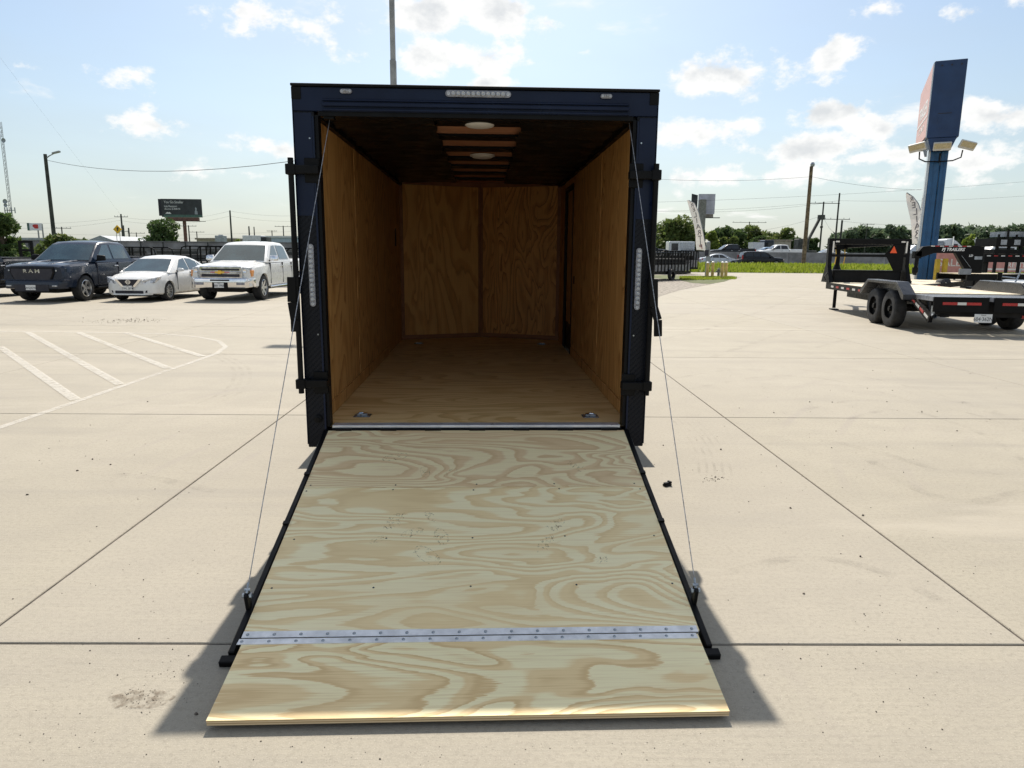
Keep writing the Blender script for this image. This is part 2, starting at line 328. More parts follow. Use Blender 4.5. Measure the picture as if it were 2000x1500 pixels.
# ------------------------------------------------------------------ mesh helpers
class MB:
    def __init__(s): s.v = []; s.f = []
    def add(s, vs, fs):
        o = len(s.v); s.v += [tuple(v) for v in vs]; s.f += [tuple(i + o for i in f) for f in fs]; return s
    def hexa(s, p): return s.add(p, [(0, 3, 2, 1), (4, 5, 6, 7), (0, 1, 5, 4), (1, 2, 6, 5), (2, 3, 7, 6), (3, 0, 4, 7)])
    def box(s, x0, x1, y0, y1, z0, z1):
        return s.hexa([(x0, y0, z0), (x1, y0, z0), (x1, y1, z0), (x0, y1, z0), (x0, y0, z1), (x1, y0, z1), (x1, y1, z1), (x0, y1, z1)])
    def beam(s, a, b, w, h, up=(0, 0, 1)):
        """rectangular bar from a to b, w across, h along 'up'"""
        a = Vector(a); b = Vector(b); d = (b - a).normalized(); u = Vector(up)
        if abs(d.dot(u)) > .98: u = Vector((0, 1, 0)) if abs(d.y) < .9 else Vector((1, 0, 0))
        r = d.cross(u).normalized(); u = r.cross(d).normalized(); r *= w / 2; u *= h / 2
        return s.hexa([a - r - u, a + r - u, b + r - u, b - r - u, a - r + u, a + r + u, b + r + u, b - r + u])
    def tube(s, pts, r, n=8, r1=None, cap=True):
        pts = [Vector(p) for p in pts]; m = len(pts); o = len(s.v); prev = None
        for i, p in enumerate(pts):
            d = (pts[min(i + 1, m - 1)] - pts[max(i - 1, 0)]).normalized()
            u = prev if prev is not None else (Vector((0, 0, 1)) if abs(d.z) < .9 else Vector((1, 0, 0)))
            x = d.cross(u).normalized(); u = x.cross(d).normalized(); prev = u
            rr = r if r1 is None else r + (r1 - r) * i / (m - 1)
            for k in range(n):
                a = 2 * math.pi * k / n; s.v.append(tuple(p + x * (math.cos(a) * rr) + u * (math.sin(a) * rr)))
        for i in range(m - 1):
            for k in range(n):
                k2 = (k + 1) % n; s.f.append((o + i * n + k, o + i * n + k2, o + (i + 1) * n + k2, o + (i + 1) * n + k))
        if cap: s.f.append(tuple(o + k for k in range(n))[::-1]); s.f.append(tuple(o + (m - 1) * n + k for k in range(n)))
        return s
    def prism(s, poly, axis, d0, d1):
        """poly of 2-D points extruded along axis ('x': poly is (y,z); 'y': (x,z); 'z': (x,y))"""
        n = len(poly); f = {'x': lambda p, d: (d, p[0], p[1]), 'y': lambda p, d: (p[0], d, p[1]), 'z': lambda p, d: (p[0], p[1], d)}[axis]
        vs = [f(p, d0) for p in poly] + [f(p, d1) for p in poly]
        return s.add(vs, [tuple(range(n))[::-1], tuple(range(n, 2 * n))] + [(i, (i + 1) % n, n + (i + 1) % n, n + i) for i in range(n)])
    def lathe(s, prof, axis='x', n=24, c=(0, 0, 0)):
        """profile of (radius, along) revolved about an axis through c"""
        o = len(s.v); m = len(prof)
        for k in range(n):
            a = 2 * math.pi * k / n; ca, sa = math.cos(a), math.sin(a)
            for r, t in prof:
                q = {'x': (t, r * ca, r * sa), 'y': (r * ca, t, r * sa), 'z': (r * ca, r * sa, t)}[axis]
                s.v.append((q[0] + c[0], q[1] + c[1], q[2] + c[2]))
        for k in range(n):
            k2 = (k + 1) % n
            for j in range(m - 1): s.f.append((o + k * m + j, o + k2 * m + j, o + k2 * m + j + 1, o + k * m + j + 1))
        return s
    def quad(s, a, b, c, d): return s.add([a, b, c, d], [(0, 1, 2, 3)])
    def mesh(s, name, bevel=0, seg=1, smooth=False, ang=40):
        me = bpy.data.meshes.new(name); me.from_pydata(s.v, [], s.f)
        bm = bmesh.new(); bm.from_mesh(me); bmesh.ops.recalc_face_normals(bm, faces=bm.faces)
        if bevel:
            es = [e for e in bm.edges if len(e.link_faces) == 2 and e.calc_face_angle(0) > .5]
            bmesh.ops.bevel(bm, geom=es, offset=bevel, segments=seg, affect='EDGES', profile=.5, clamp_overlap=True)
        bm.to_mesh(me); bm.free()
        if smooth:
            for p in me.polygons: p.use_smooth = True
            me.set_sharp_from_angle(angle=R(ang))
        return me
    def build(s, name, m, parent=None, loc=None, rot=None, **k):
        return link(name, s.mesh(name, **k), m, parent, loc, rot)
def link(name, me, m=None, parent=None, loc=None, rot=None):
    if m and not me.materials: me.materials.append(MATS[m])
    o = bpy.data.objects.new(name, me); C.objects.link(o)
    if parent: o.parent = parent
    if loc is not None: o.location = loc
    if rot is not None: o.rotation_euler = rot
    return o
def tag(o, label=None, cat=None, group=None, kind=None):
    for k, v in (('label', label), ('category', cat), ('group', group), ('kind', kind)):
        if v: o[k] = v
    return o
def thing(name, label, cat, loc=(0, 0, 0), rz=0, group=None, scale=None):
    o = bpy.data.objects.new(name, None); C.objects.link(o); o.location = loc; o.rotation_euler = (0, 0, rz); o.empty_display_size = .2
    if scale: o.scale = (scale,) * 3
    return tag(o, label, cat, group)
def copy_tree(o, parent=None):
    c = o.copy(); C.objects.link(c); c.parent = parent
    for ch in list(o.children): copy_tree(ch, c)
    return c
def text_mesh(txt, size, depth=.004, shear=0., bold=0., spacing=1., align='CENTER'):
    cu = bpy.data.curves.new('text', 'FONT'); cu.body = txt; cu.size = size; cu.extrude = depth; cu.shear = shear; cu.offset = bold; cu.space_character = spacing
    cu.align_x = align; cu.align_y = 'CENTER'; cu.resolution_u = 2
    o = bpy.data.objects.new('text', cu); C.objects.link(o)
    dg = bpy.context.evaluated_depsgraph_get(); me = bpy.data.meshes.new_from_object(o.evaluated_get(dg))
    bpy.data.objects.remove(o); bpy.data.curves.remove(cu); me.materials.clear(); return me
def text(name, txt, size, m, parent, loc, rot, mirror=False, sx=1., **k):
    o = link(name, text_mesh(txt, size, **k), m, parent, loc, rot); o.scale = (-sx if mirror else sx, 1, 1); return o
# ------------------------------------------------------------------ ground
MB().box(-2500, 2500, -300, 3000, -1.2, -.14).build('ground', 'grass_soil')['kind'] = 'structure'
lot = MB().box(-48, 62, -12, 34.4, -.13, -.007).build('concrete_lot', 'joint'); lot['kind'] = 'structure'
lot2 = MB().box(4.2, 62, 34.4, 68.6, -.132, -.0075).build('driveway', 'joint'); lot2['kind'] = 'structure'
JX, JSX, JY, JSY, JW, GAP = -2.2415, 4.5293, 2.7483, 4.2712, R(.71), .012
slab_me = MB().box(-(JSX - GAP) / 2, (JSX - GAP) / 2, -(JSY - GAP) / 2, (JSY - GAP) / 2, -.08, 0).mesh('slab', bevel=.004)
for i in range(-9, 13):
    for j in range(-3, 15):
        u, v = JX + (i + .5) * JSX, JY + (j + .5) * JSY
        x, y = u * math.cos(JW) - v * math.sin(JW), u * math.sin(JW) + v * math.cos(JW)
        if x < 2.5 and y > 33 or (abs(x) > y * .95 + 16): continue
        if y > 33 and x > y * .85 + 8: continue
        link('slab', slab_me, 'concrete', lot if y < 33 else lot2, (x, y, 0), (0, 0, JW))
# worn painted hatching of the no-parking island on the left
mk = MB()
def stripe(pts, w, z=.004):
    pts = [Vector((p[0], p[1], 0)) for p in pts]; l, r = [], []
    for i, p in enumerate(pts):
        d = (pts[min(i + 1, len(pts) - 1)] - pts[max(i - 1, 0)]).normalized(); n = Vector((-d.y, d.x, 0)) * (w / 2)
        l.append((p.x + n.x, p.y + n.y, z)); r.append((p.x - n.x, p.y - n.y, z))
    b = MB()
    for i in range(len(pts) - 1): b.quad(r[i], r[i + 1], l[i + 1], l[i])
    return b
isl = stripe([(-4.80, 4.3), (-4.80, 6), (-4.80, 7.6), (-4.80, 9), (-4.80, 10.4), (-4.82, 11.3), (-5.0, 12.1), (-5.45, 12.9), (-6.1, 13.5), (-7.0, 13.95), (-8.2, 14.1), (-10.4, 14.15), (-16, 14.2)], .085).build('painted_island', 'worn_paint')
tag(isl, kind='structure')
for k, (a, b) in enumerate((((-8.75, 11.85), (-4.85, 7.61)), ((-9.72, 13.97), (-4.87, 8.54)), ((-8.73, 14.02), (-4.88, 9.79)), ((-7.79, 14.05), (-4.9, 10.95)), ((-5.6, 7.2), (-4.9, 6.4)), ((-16, 14.1), (-5.1, 3.9)))):
    if k == 5: continue
    stripe([a, b], .115, .008).build('painted_bar', 'worn_paint', isl)
ext = ((-12.6, 14.1, -4.85, 5.5),)
# tyre marks and sweeps left on the slabs: photo polylines laid on the ground
def catmull(P, n=8):
    P = [P[0]] + P + [P[-1]]; out = []
    for i in range(1, len(P) - 2):
        for k in range(n):
            t = k / n; a, b, c, d = P[i - 1], P[i], P[i + 1], P[i + 2]
            out.append(tuple(.5 * ((2 * b[j]) + (-a[j] + c[j]) * t + (2 * a[j] - 5 * b[j] + 4 * c[j] - d[j]) * t * t + (-a[j] + 3 * b[j] - 3 * c[j] + d[j]) * t ** 3) for j in (0, 1)))
    return out + [P[-2]]
zk = 0
for pl, w, offs in (([(1330, 815), (1362, 845), (1388, 885), (1398, 930)], .022, (-.12, -.06, 0, .06, .12)), ([(1500, 868), (1600, 860), (1720, 885), (1830, 915), (1960, 925)], .10, (0,)), ([(1590, 680), (1680, 660), (1780, 680), (1900, 730)], .09, (0,)),
                    ([(1300, 690), (1480, 640), (1620, 610), (1700, 590)], .12, (-.8, .8)), ([(1290, 645), (1450, 600), (1580, 560), (1640, 540)], .14, (-.8, .8)), ([(0, 612), (250, 640), (420, 655), (600, 665)], .10, (0, 1.5)), ([(60, 700), (240, 690), (420, 690), (590, 700)], .08, (0,)),
                    ([(420, 690), (470, 720), (460, 760), (400, 790)], .05, (-.1, 0, .1)), ([(1700, 900), (1800, 960), (1900, 980), (2000, 960)], .10, (0,)), ([(1840, 780), (1900, 790), (1960, 815), (1990, 820)], .16, (0,)), ([(1650, 820), (1760, 800), (1900, 840), (2000, 900)], .07, (0, .5)), ([(0, 940), (150, 925), (300, 935), (420, 960)], .09, (0,)), ([(1420, 1120), (1560, 1090), (1700, 1110), (1850, 1180)], .07, (0,)), ([(1350, 760), (1500, 735), (1640, 745), (1800, 790)], .08, (0, .6))):
    G = [tuple(at(u, v)[:2]) for u, v in pl]; cc = catmull(G)
    for of in offs:
        q = []
        for i, p in enumerate(cc):
            a, b = cc[max(0, i - 1)], cc[min(len(cc) - 1, i + 1)]; d = Vector((b[0] - a[0], b[1] - a[1])); d = d.normalized() if d.length else Vector((1, 0)); q.append((p[0] - d.y * of, p[1] + d.x * of))
        zk += 1; stripe(q, w, .002 + zk * .00005).build('tyre_mark', 'tyre_mark', lot)
# gravel verge and grass on the right
def sheet(name, m, pts, z, kind='structure'):
    o = MB().add([(p[0], p[1], z) for p in pts], [tuple(range(len(pts)))]).build(name, m); o['kind'] = kind; return o
gp = [at(1270, 592), at(1290, 578), at(1330, 566), at(1385, 556), at(1436, 543)]
sheet('gravel_verge', 'gravel', [(p.x, p.y) for p in gp] + [(17.3, 53.5), (14, 60), (2, 60), (2, 26)], .006)
gpp = [at(1330, 548), at(1352, 553), at(1385, 555), at(1415, 550), at(1437, 542)]
sheet('grass_patch', 'grass_soil', [(p.x, p.y) for p in gpp] + [(17.6, 55.5), (12, 57.5), (9, 54)], .012)
# grass bank along the road on the right, the service road and the raised highway with its barriers
bank = MB(); pr = [(68.4, -.13), (70, .08), (76, .45), (80, .55), (82, .3)]
for (y0, z0), (y1, z1) in zip(pr, pr[1:]): bank.quad((-5, y0, z0), (170, y0, z0), (170, y1, z1), (-5, y1, z1))
bank.build('grass_bank', 'grass_soil')['kind'] = 'structure'
MB().box(-160, 260, 81.6, 89, -.12, .32).build('service_road', 'asphalt')['kind'] = 'structure'
MB().box(-300, 400, 91.2, 106, -.12, 1.15).build('highway', 'asphalt')['kind'] = 'structure'
def blades(name, pts, h0, h1, label, m='grass_blade', w=.07, n=3):
    b = MB(); rn = random.Random(len(pts))
    for (x, y, z) in pts:
        for k in range(n):
            a = rn.uniform(0, 6.28); h = rn.uniform(h0, h1); ww = w * rn.uniform(.6, 1.4); dx, dy = math.cos(a) * ww, math.sin(a) * ww
            lx, ly = rn.uniform(-.35, .35) * h, rn.uniform(-.35, .35) * h; ox, oy = rn.uniform(-.2, .2), rn.uniform(-.2, .2)
            b.add([(x + ox - dx, y + oy - dy, z), (x + ox + dx, y + oy + dy, z), (x + ox + lx, y + oy + ly, z + h)], [(0, 1, 2)])
    o = b.build(name, m); return tag(o, label, 'grass', kind='stuff')
rg = random.Random(4)
def bankz(y):
    for (y0, z0), (y1, z1) in zip(pr, pr[1:]):
        if y0 <= y <= y1: return z0 + (z1 - z0) * (y - y0) / (y1 - y0)
    return 0
blades('tall_grass', [(rg.uniform(10, 75), y, bankz(y)) for y in [rg.uniform(68.6, 80.5) for _ in range(6500)]], .15, .45, 'tall sunlit yellow-green grass along the far roadside bank', w=.09)
blades('lawn_grass', [(p.x, p.y, .012) for p in [at(rg.uniform(1332, 1434), rg.uniform(541.5, 553)) for _ in range(2600)] if p.x < 17.2 and p.y > 45 + (p.x - 9) * .6], .05, .14, 'short bright grass around the yellow bollards', w=.05)
blades('verge_grass', [(rg.uniform(-34, 3), rg.uniform(34.6, 37.5), -.14) for _ in range(2200)], .1, .32, 'short green grass strip behind the parked vehicles', w=.05)
# pebbles and crumbs lying on the concrete
def pebbles(name, spots, label):
    b = MB(); rn = random.Random(11)
    for u, v, su, sv, n, s in spots:
        for _ in range(n):
            p = at(rn.gauss(u, su), rn.gauss(v, sv)); r = s * .55 * rn.uniform(.4, 1.3) * (2.0 if rn.random() < .05 else 1)
            q = [(p.x + r * rn.uniform(.6, 1.2) * math.cos(a), p.y + r * rn.uniform(.6, 1.2) * math.sin(a)) for a in [k * 1.2566 + rn.uniform(-.3, .3) for k in range(5)]]
            z = r * rn.uniform(.5, 1.1)
            b.add([(x, y, 0.001) for x, y in q] + [(p.x + (x - p.x) * .6, p.y + (y - p.y) * .6, z) for x, y in q], [(5, 6, 7, 8, 9)] + [(i, (i + 1) % 5, 5 + (i + 1) % 5, 5 + i) for i in range(5)])
    return tag(b.build(name, 'pebble'), label, 'pebbles', kind='stuff')
pebbles('pebbles', [(280, 1362, 26, 14, 70, .0042), (330, 1310, 28, 14, 36, .004), (265, 626, 30, 2.2, 190, .016), (195, 628, 32, 2.4, 50, .014), (1395, 935, 12, 3, 40, .008), (1500, 880, 130, 80, 70, .007),
                    (250, 1200, 170, 130, 60, .006), (1000, 1470, 420, 18, 60, .0045), (1720, 1180, 150, 160, 90, .006), (1650, 790, 200, 60, 60, .012), (200, 900, 150, 60, 45, .008), (100, 1420, 90, 40, 30, .004)], 'dark pebbles and crumbs scattered over the pale concrete')
sp = MB()
for (u, v, a, b_) in ((275, 1366, .075, .035),):
    p = at(u, v); sp.add([(p.x + 1.6 * a * math.cos(k * .349) * (1 + .1 * math.sin(k * 1.7)), p.y + 1.6 * b_ * math.sin(k * .349) * (1 + .1 * math.cos(k * 2.1)), .0025) for k in range(18)], [tuple(range(18))])
tag(sp.build('dust_patch', 'dust'), 'small brown patch of dirt on the concrete left of the ramp', 'dirt')
p = at(1303, 949); cl = thing('plastic_clip', 'small black plastic clip lying on the concrete right of the ramp', 'clip', (p.x, p.y, 0), .5)
MB().box(-.03, .03, -.018, .018, .001, .016).box(.012, .03, -.018, .018, .018, .034).build('clip_body', 'black_plastic', cl, bevel=.003)
MB().box(-.028, .01, -.012, .012, .017, .028).build('clip_latch', 'black_plastic', cl, bevel=.003)

# ------------------------------------------------------------------ the cargo trailer
T = thing('cargo_trailer', 'black enclosed cargo trailer with plywood interior and its rear ramp lowered', 'trailer', (TOX, TOY, TZ), TYAW, scale=TSC)
TI = (Matrix.Translation((TOX, TOY, TZ)) @ Matrix.Rotation(TYAW, 4, 'Z') @ Matrix.Scale(TSC, 4)).inverted()
GZ = -TZ / TSC                                  # height of the ground in trailer units
def tpx(u, v, y=-.04):
    """point of the trailer's own plane y = const seen at a photo pixel"""
    o = TI @ Vector((0, 0, CAM_H)); d = TI.to_3x3() @ ray(u, v); t = (y - o.y) / d.y; return o + d * t
HW, HI, IW = 1.0668, .926, .985                 # half widths: outside, rear opening, inside
ZB, ZS, ZF, ZO, ZT = .4325, .545, .57, 2.432, 2.6016
CY, AY, CZ = 4.45, 4.80, 2.52                   # corner and apex of the V nose, ceiling height
# chassis and outer skin
MB().box(-.99, .99, .08, 4.95, .37, .50).build('chassis', 'dark_under', T)
MB().prism([(-HW, .06), (-HW, 4.7), (0, 5.05), (HW, 4.7), (HW, .06)], 'z', 2.57, ZT - .006).build('roof', 'black_skin_sky_tint', T)
for s, nm in ((-1, 'side_wall'), (1, 'side_wall')):
    MB().box(*sorted((s * 1.03, s * (HW - .002))), .05, 4.7, .45, 2.568).build(nm, 'black_skin_sky_tint', T)
for s in (-1, 1):
    MB().hexa([(s * 1.05, 4.7, .45), (s * 1.02, 4.66, .45), (0, 5.0, .45), (0, 5.05, .45), (s * 1.05, 4.7, 2.568), (s * 1.02, 4.66, 2.568), (0, 5.0, 2.568), (0, 5.05, 2.568)]).build('nose_panel', 'black_skin_sky_tint', T)
    MB().hexa([(s * .5, 4.9, .36), (s * .42, 4.9, .36), (0, 6.2, .36), (s * .05, 6.25, .36), (s * .5, 4.9, .46), (s * .42, 4.9, .46), (0, 6.2, .46), (s * .05, 6.25, .46)]).build('tongue_beam', 'black_steel', T)
jk = MB().tube([(0, 6.0, GZ + .02), (0, 6.0, .9)], .035, 12).box(-.1, .1, 5.9, 6.1, GZ, GZ + .02).build('tongue_jack', 'black_steel', T, smooth=True)
# wheels and fenders (their shadow shows beside the ramp)
tyre_p = [(.20, -.09), (.30, -.10), (.345, -.095), (.362, -.07), (.368, 0), (.362, .07), (.345, .095), (.30, .10), (.20, .09)]
rim_p = [(0, .055), (.08, .055), (.09, .03), (.17, .02), (.195, .075), (.205, .08), (.205, -.08)]
tyre_me = MB().lathe(tyre_p, 'x', 28).mesh('tyre', smooth=True); rim_me = MB().lathe(rim_p, 'x', 20).mesh('rim', smooth=True)
for s in (-1, 1):
    for y in (1.78, 2.62):
        w = link('wheel', tyre_me, 'black_rubber', T, (s * 1.2, y, .368 + GZ)); r = link('rim', rim_me, 'grey_paint_sky_sheen', w, rot=(0, 0, 0 if s > 0 else math.pi))
    fp = [(1.18, .30), (1.14, .42), (1.26, .66), (1.5, .80), (2.9, .80), (3.14, .66), (3.26, .42), (3.22, .30), (3.2, .42), (3.1, .63), (2.88, .76), (1.52, .76), (1.30, .63), (1.2, .42)]
    b = MB(); n = len(fp)
    b.prism(fp[:8] + fp[8:], 'x', *sorted((s * (HW + .002), s * 1.345)))
    b.build('fender', 'black_skin_sky_tint', T, loc=(0, 0, .03))
    MB().box(*sorted((s * (HW + .001), s * 1.083)), .35, 4.7, 2.50, 2.59).build('roof_shadow_strip', 'black_skin_sky_tint', T)  # unseen edge strip added to widen the trailer's cast shadow
# rear frame: posts, header, drip cap, step groove
for s in (-1, 1):
    po = MB().box(*sorted((s * (HI + .022), s * HW)), -.03, .05, ZB, ZO + .02).build('rear_post', 'diamond_plate', T, bevel=.004)
    MB().box(*sorted((s * (HI + .036), s * (HW - .004))), -.0325, -.0302, 1.86, ZO + .01).build('post_cover', 'black_skin_sky_tint', po)  # smooth upper post face, sky reflection painted in as navy
    MB().box(*sorted((s * HI, s * (HI + .019))), -.022, .05, ZS + .02, ZO).build('door_jamb', 'black_steel', po)
    MB().box(*sorted((s * (HI + .024), s * (HI + .034))), -.034, -.0305, ZB + .12, ZO - .01).build('jamb_trim', 'black_skin_sky_tint', po)
    MB().box(*sorted((s * (HW + .0005), s * (HW + .004))), -.034, .09, ZB + .02, ZT - .03).build('corner_trim', 'black_skin_sky_tint', po)
    for zc in (2.30, 1.15):
        MB().tube([(s * (HI + .05), -.0375, zc), (s * (HI + .05), -.030, zc)], .005, 8).build('rivet', 'zinc', po)
hd = MB().box(-HW, HW, -.03, .05, ZO + .0205, ZT - .016).build('rear_header', 'black_skin_sky_tint', T, bevel=.003)
MB().box(-HI, HI, -.022, .05, ZO - .004, ZO + .020).build('header_lip', 'black_steel', hd)
for z0, z1, d in ((2.455, 2.468, .012), (2.479, 2.500, .02), (2.508, 2.520, .012)):
    MB().box(-HI + .03, HI - .03, -.03 - d, -.0302, z0, z1).build('header_rib', 'black_skin_sky_tint', hd, bevel=.003)
MB().box(-HW - .006, HW + .006, -.048, .06, ZT - .0155, ZT).build('drip_cap', 'black_steel', hd, bevel=.003)
for s in (-1, 1): MB().box(*sorted((s * (HW - .05), s * (HW + .005))), -.036, -.0303, ZT - .085, ZT - .017).build('corner_cap', 'black_steel', hd, bevel=.002)
# LED strips
def led_strip(name, a, b, n, w, parent):
    a = Vector(a); b = Vector(b); d = (b - a).normalized(); up = Vector((0, -1, 0)); r = d.cross(up).normalized()
    poly = []
    for k in range(9): t = math.pi * (k / 8 + .5); poly.append(a + d * (math.cos(t) * w / 2) + r * (math.sin(t) * w / 2))
    for k in range(9): t = math.pi * (k / 8 - .5); poly.append(b + d * (math.cos(t) * w / 2) + r * (math.sin(t) * w / 2))
    q = MB(); m = len(poly); q.add(poly + [p + up * .010 for p in poly], [tuple(range(m))[::-1], tuple(range(m, 2 * m))] + [(i, (i + 1) % m, m + (i + 1) % m, m + i) for i in range(m)])
    o = q.build(name, 'led_base', parent)
    for k in range(n):
        c = a + (b - a) * ((k + 1.0) / (n + 1))
        rr = min((b - a).length / (n + 1), w) * .47
        MB().lathe([(rr, 0), (rr, .006), (rr * .75, .013), (rr * .45, .008), (0, .007)], 'y', 10).build('led_lens', 'lens_white', o, loc=c + up * .009, rot=(0, 0, math.pi), smooth=True)
    for e, sg in ((a, 1), (b, -1)): MB().lathe([(w * .28, 0), (w * .28, .005), (w * .14, .005), (w * .14, .002), (0, .002)], 'y', 10).build('screw_eye', 'lens_white', o, loc=e + up * .0105, rot=(0, 0, math.pi), smooth=True)
    return o
yl = -.0327
A, B = tpx(607, 482, yl), tpx(612, 593, yl); led_strip('tail_light', (A.x, yl, A.z), (A.x, yl, B.z), 11, .034, T)
A, B = tpx(1248, 490, yl), tpx(1244, 600, yl); led_strip('tail_light', (A.x, yl, A.z), (A.x, yl, B.z), 11, .034, T)
A, B = tpx(876, 183, yl), tpx(992, 185, yl); led_strip('brake_light_bar', (A.x, yl, A.z), (B.x, yl, A.z), 11, .036, T)
for u, v in ((676, 178.5), (1184, 188.5)):
    A = tpx(u, v, yl); led_strip('clearance_light', (A.x - .022, yl, A.z), (A.x + .022, yl, A.z), 2, .024, T)
# sill
MB().box(-HI + .012, HI - .012, -.028, .045, ZF - .014, ZF + .004).build('sill_strip', 'alu', T, bevel=.002)
MB().box(-HI, HI, -.02, .05, .44, ZF - .016).build('rear_beam', 'black_steel', T)
MB().tube([(-HI + .02, -.034, ZS + .004), (HI - .02, -.034, ZS + .004)], .010, 8).build('ramp_hinge_rod', 'black_steel', T, smooth=True)
for k in range(7):
    x = -.84 + k * .28; MB().box(x - .05, x + .05, -.05, -.02, ZS - .03, ZS + .012).build('ramp_hinge_leaf', 'black_steel', T)
# floor, walls, V nose, ceiling
ys = [.05, 1.44, 2.66, 3.88, CY]
for a, b in zip(ys, ys[1:]): MB().box(-IW, IW, a + .001, b - .001, .545, ZF).build('floor_panel', 'ply_floor', T)
MB().prism([(-IW, CY), (IW, CY), (0, AY)], 'z', .545, ZF).build('floor_panel', 'ply_floor', T)
for s in (-1, 1):
    for k, (a, b) in enumerate(zip(ys, ys[1:])):
        if s > 0 and k == 2: b = 3.18
        if s > 0 and k == 3: continue
        MB().box(*sorted((s * IW, s * (IW + .012))), a + .0015, b - .0015, ZF + .002, CZ).build('wall_panel', 'ply_wall', T)
        if k == 1: MB().box(*sorted((s * (IW - .004), s * IW)), a - .02, a + .02, ZF + .002, CZ - .002).build('seam_batten', 'ply_wall', T)
    MB().box(*sorted((s * (IW - .012), s * IW)), .06, 3.1, ZF + .003, ZF + .09).build('base_trim', 'ply_wall', T)
# side door near the nose on the right wall
MB().box(IW, IW + .012, 3.93, CY, ZF + .002, CZ).build('wall_panel', 'ply_wall', T)
MB().box(IW, IW + .012, 3.18, 3.93, 2.38, CZ).build('wall_panel', 'ply_wall', T)
sd_ = MB().box(IW - .006, IW + .02, 3.18, 3.225, ZF, 2.38).box(IW - .006, IW + .02, 3.885, 3.93, ZF, 2.38).box(IW - .006, IW + .02, 3.2255, 3.8845, 2.335, 2.38).build('door_frame', 'black_steel', T)
MB().box(IW + .025, IW + .04, 3.227, 3.883, ZF + .30, 2.333).build('side_door', 'ply_wall', T)
MB().box(IW + .024, IW + .045, 3.226, 3.884, ZF + .01, ZF + .296).build('door_kick_panel', 'black_plastic', T)
MB().box(IW - .008, IW + .001, 2.98, 3.03, 1.34, 1.42).build('switch_plate', 'black_plastic', T, bevel=.003)
MB().box(-IW - .001, -IW + .008, 3.95, 4.0, 1.72, 1.92).build('vent_slot', 'black_plastic', T)
def nosepanel(x0, x1, z0, z1, m, name, d, th):
    """flat panel on the V nose between two x positions, d in front of the nose wall"""
    f = lambda x: CY + (AY - CY) * (1 - abs(x) / IW) - d
    return MB().hexa([(x0, f(x0), z0), (x1, f(x1), z0), (x1, f(x1) + th, z0), (x0, f(x0) + th, z0), (x0, f(x0), z1), (x1, f(x1), z1), (x1, f(x1) + th, z1), (x0, f(x0) + th, z1)]).build(name, m, T)
for s in (-1, 1):
    nosepanel(*sorted((s * .001, s * (IW + .01))), ZF + .002, CZ, 'luan', 'nose_backing', 0, .012)
    nosepanel(*sorted((s * .03, s * .945)), ZF + .055, 2.46, 'ply_front' if s < 0 else 'ply_front_red', 'nose_plywood', .014, .012)
nosepanel(-.0285, -.0005, ZF + .05, 2.46, 'luan', 'nose_batten', .02, .01); nosepanel(.0005, .0285, ZF + .05, 2.46, 'luan', 'nose_batten', .02, .01)
MB().prism([(-IW, .052), (IW, .052), (IW, CY), (0, AY), (-IW, CY)], 'z', CZ + .002, CZ + .014).build('ceiling_deck', 'deck_wood', T)
for k in range(7):
    y = .50 + k * .61; MB().box(-IW + .01, IW - .01, y, y + .20, CZ - .018, CZ + .001).build('roof_bow', 'black_steel', T)
for s in (-1, 1):      # dark liner stapled under the bows on both sides, puckered between them
    b = MB(); nx, ny = 14, 96; rn = random.Random(3 + s)
    ph = [rn.uniform(0, 6) for _ in range(8)]
    o = len(b.v)
    for j in range(ny + 1):
        y = .07 + (CY - .1) * j / ny
        for i in range(nx + 1):
            u = i / nx; x = s * (.285 + (IW - .288) * u) + s * .012 * math.sin(y * 9 + ph[0]) * (1 - u)
            z = CZ - .040 - .011 * math.sin(y * 31 + 2.2 * math.sin(u * 3 + ph[1]) + ph[2]) * (1 - .5 * u) - .006 * math.sin(y * 73 + u * 6 + ph[3]) + .010 * (.5 + .5 * math.cos(2 * math.pi * (y - .47) / .40 + math.pi)) * (1 - u) * .8 - .012 * u * math.sin(y * 15.7 + ph[4])
            b.v.append((x, y, z))
    for j in range(ny):
        for i in range(nx): q = o + j * (nx + 1) + i; b.f.append((q, q + 1, q + nx + 2, q + nx + 1))
    b.build('ceiling_liner', 'liner', T, smooth=True, ang=80)
    MB().box(*sorted((s * (IW - .035), s * IW)), .06, CY, CZ - .075, CZ - .03).build('cove_rail', 'black_steel', T)
for u, v in ((937, 257), (942, 315)):
    o_ = TI @ Vector((0, 0, CAM_H)); d_ = TI.to_3x3() @ ray(u, v); t_ = (CZ - .06 - o_.z) / d_.z; P = o_ + d_ * t_
    dl = MB().lathe([(0, -.020), (.05, -.018), (.085, -.012), (.098, -.004), (.10, .0)], 'z', 24).build('dome_light', 'dome_white', T, loc=(P.x, P.y, CZ - .018), smooth=True)
    MB().lathe([(.10, .0005), (.112, .0005), (.112, .012), (.10, .012)], 'z', 24).build('light_bezel', 'dome_white', dl, smooth=True)
# D-rings in the floor
for x, y in ((-.771, .251), (.759, .227), (-.74, 4.05), (.74, 4.02)):
    d = MB().box(-.055, .055, -.045, .045, 0, .004).build('d_ring_plate', 'zinc', T, loc=(x, y, ZF + .001), bevel=.002)
    MB().tube([(-.03, -.012, .010), (-.028, .018, .012), (0, .030, .013), (.028, .018, .012), (.03, -.012, .010)], .006, 8).build('d_ring', 'chrome', d, smooth=True)
    MB().box(-.036, .036, -.024, -.006, .004, .018).build('ring_clip', 'zinc', d, bevel=.003)
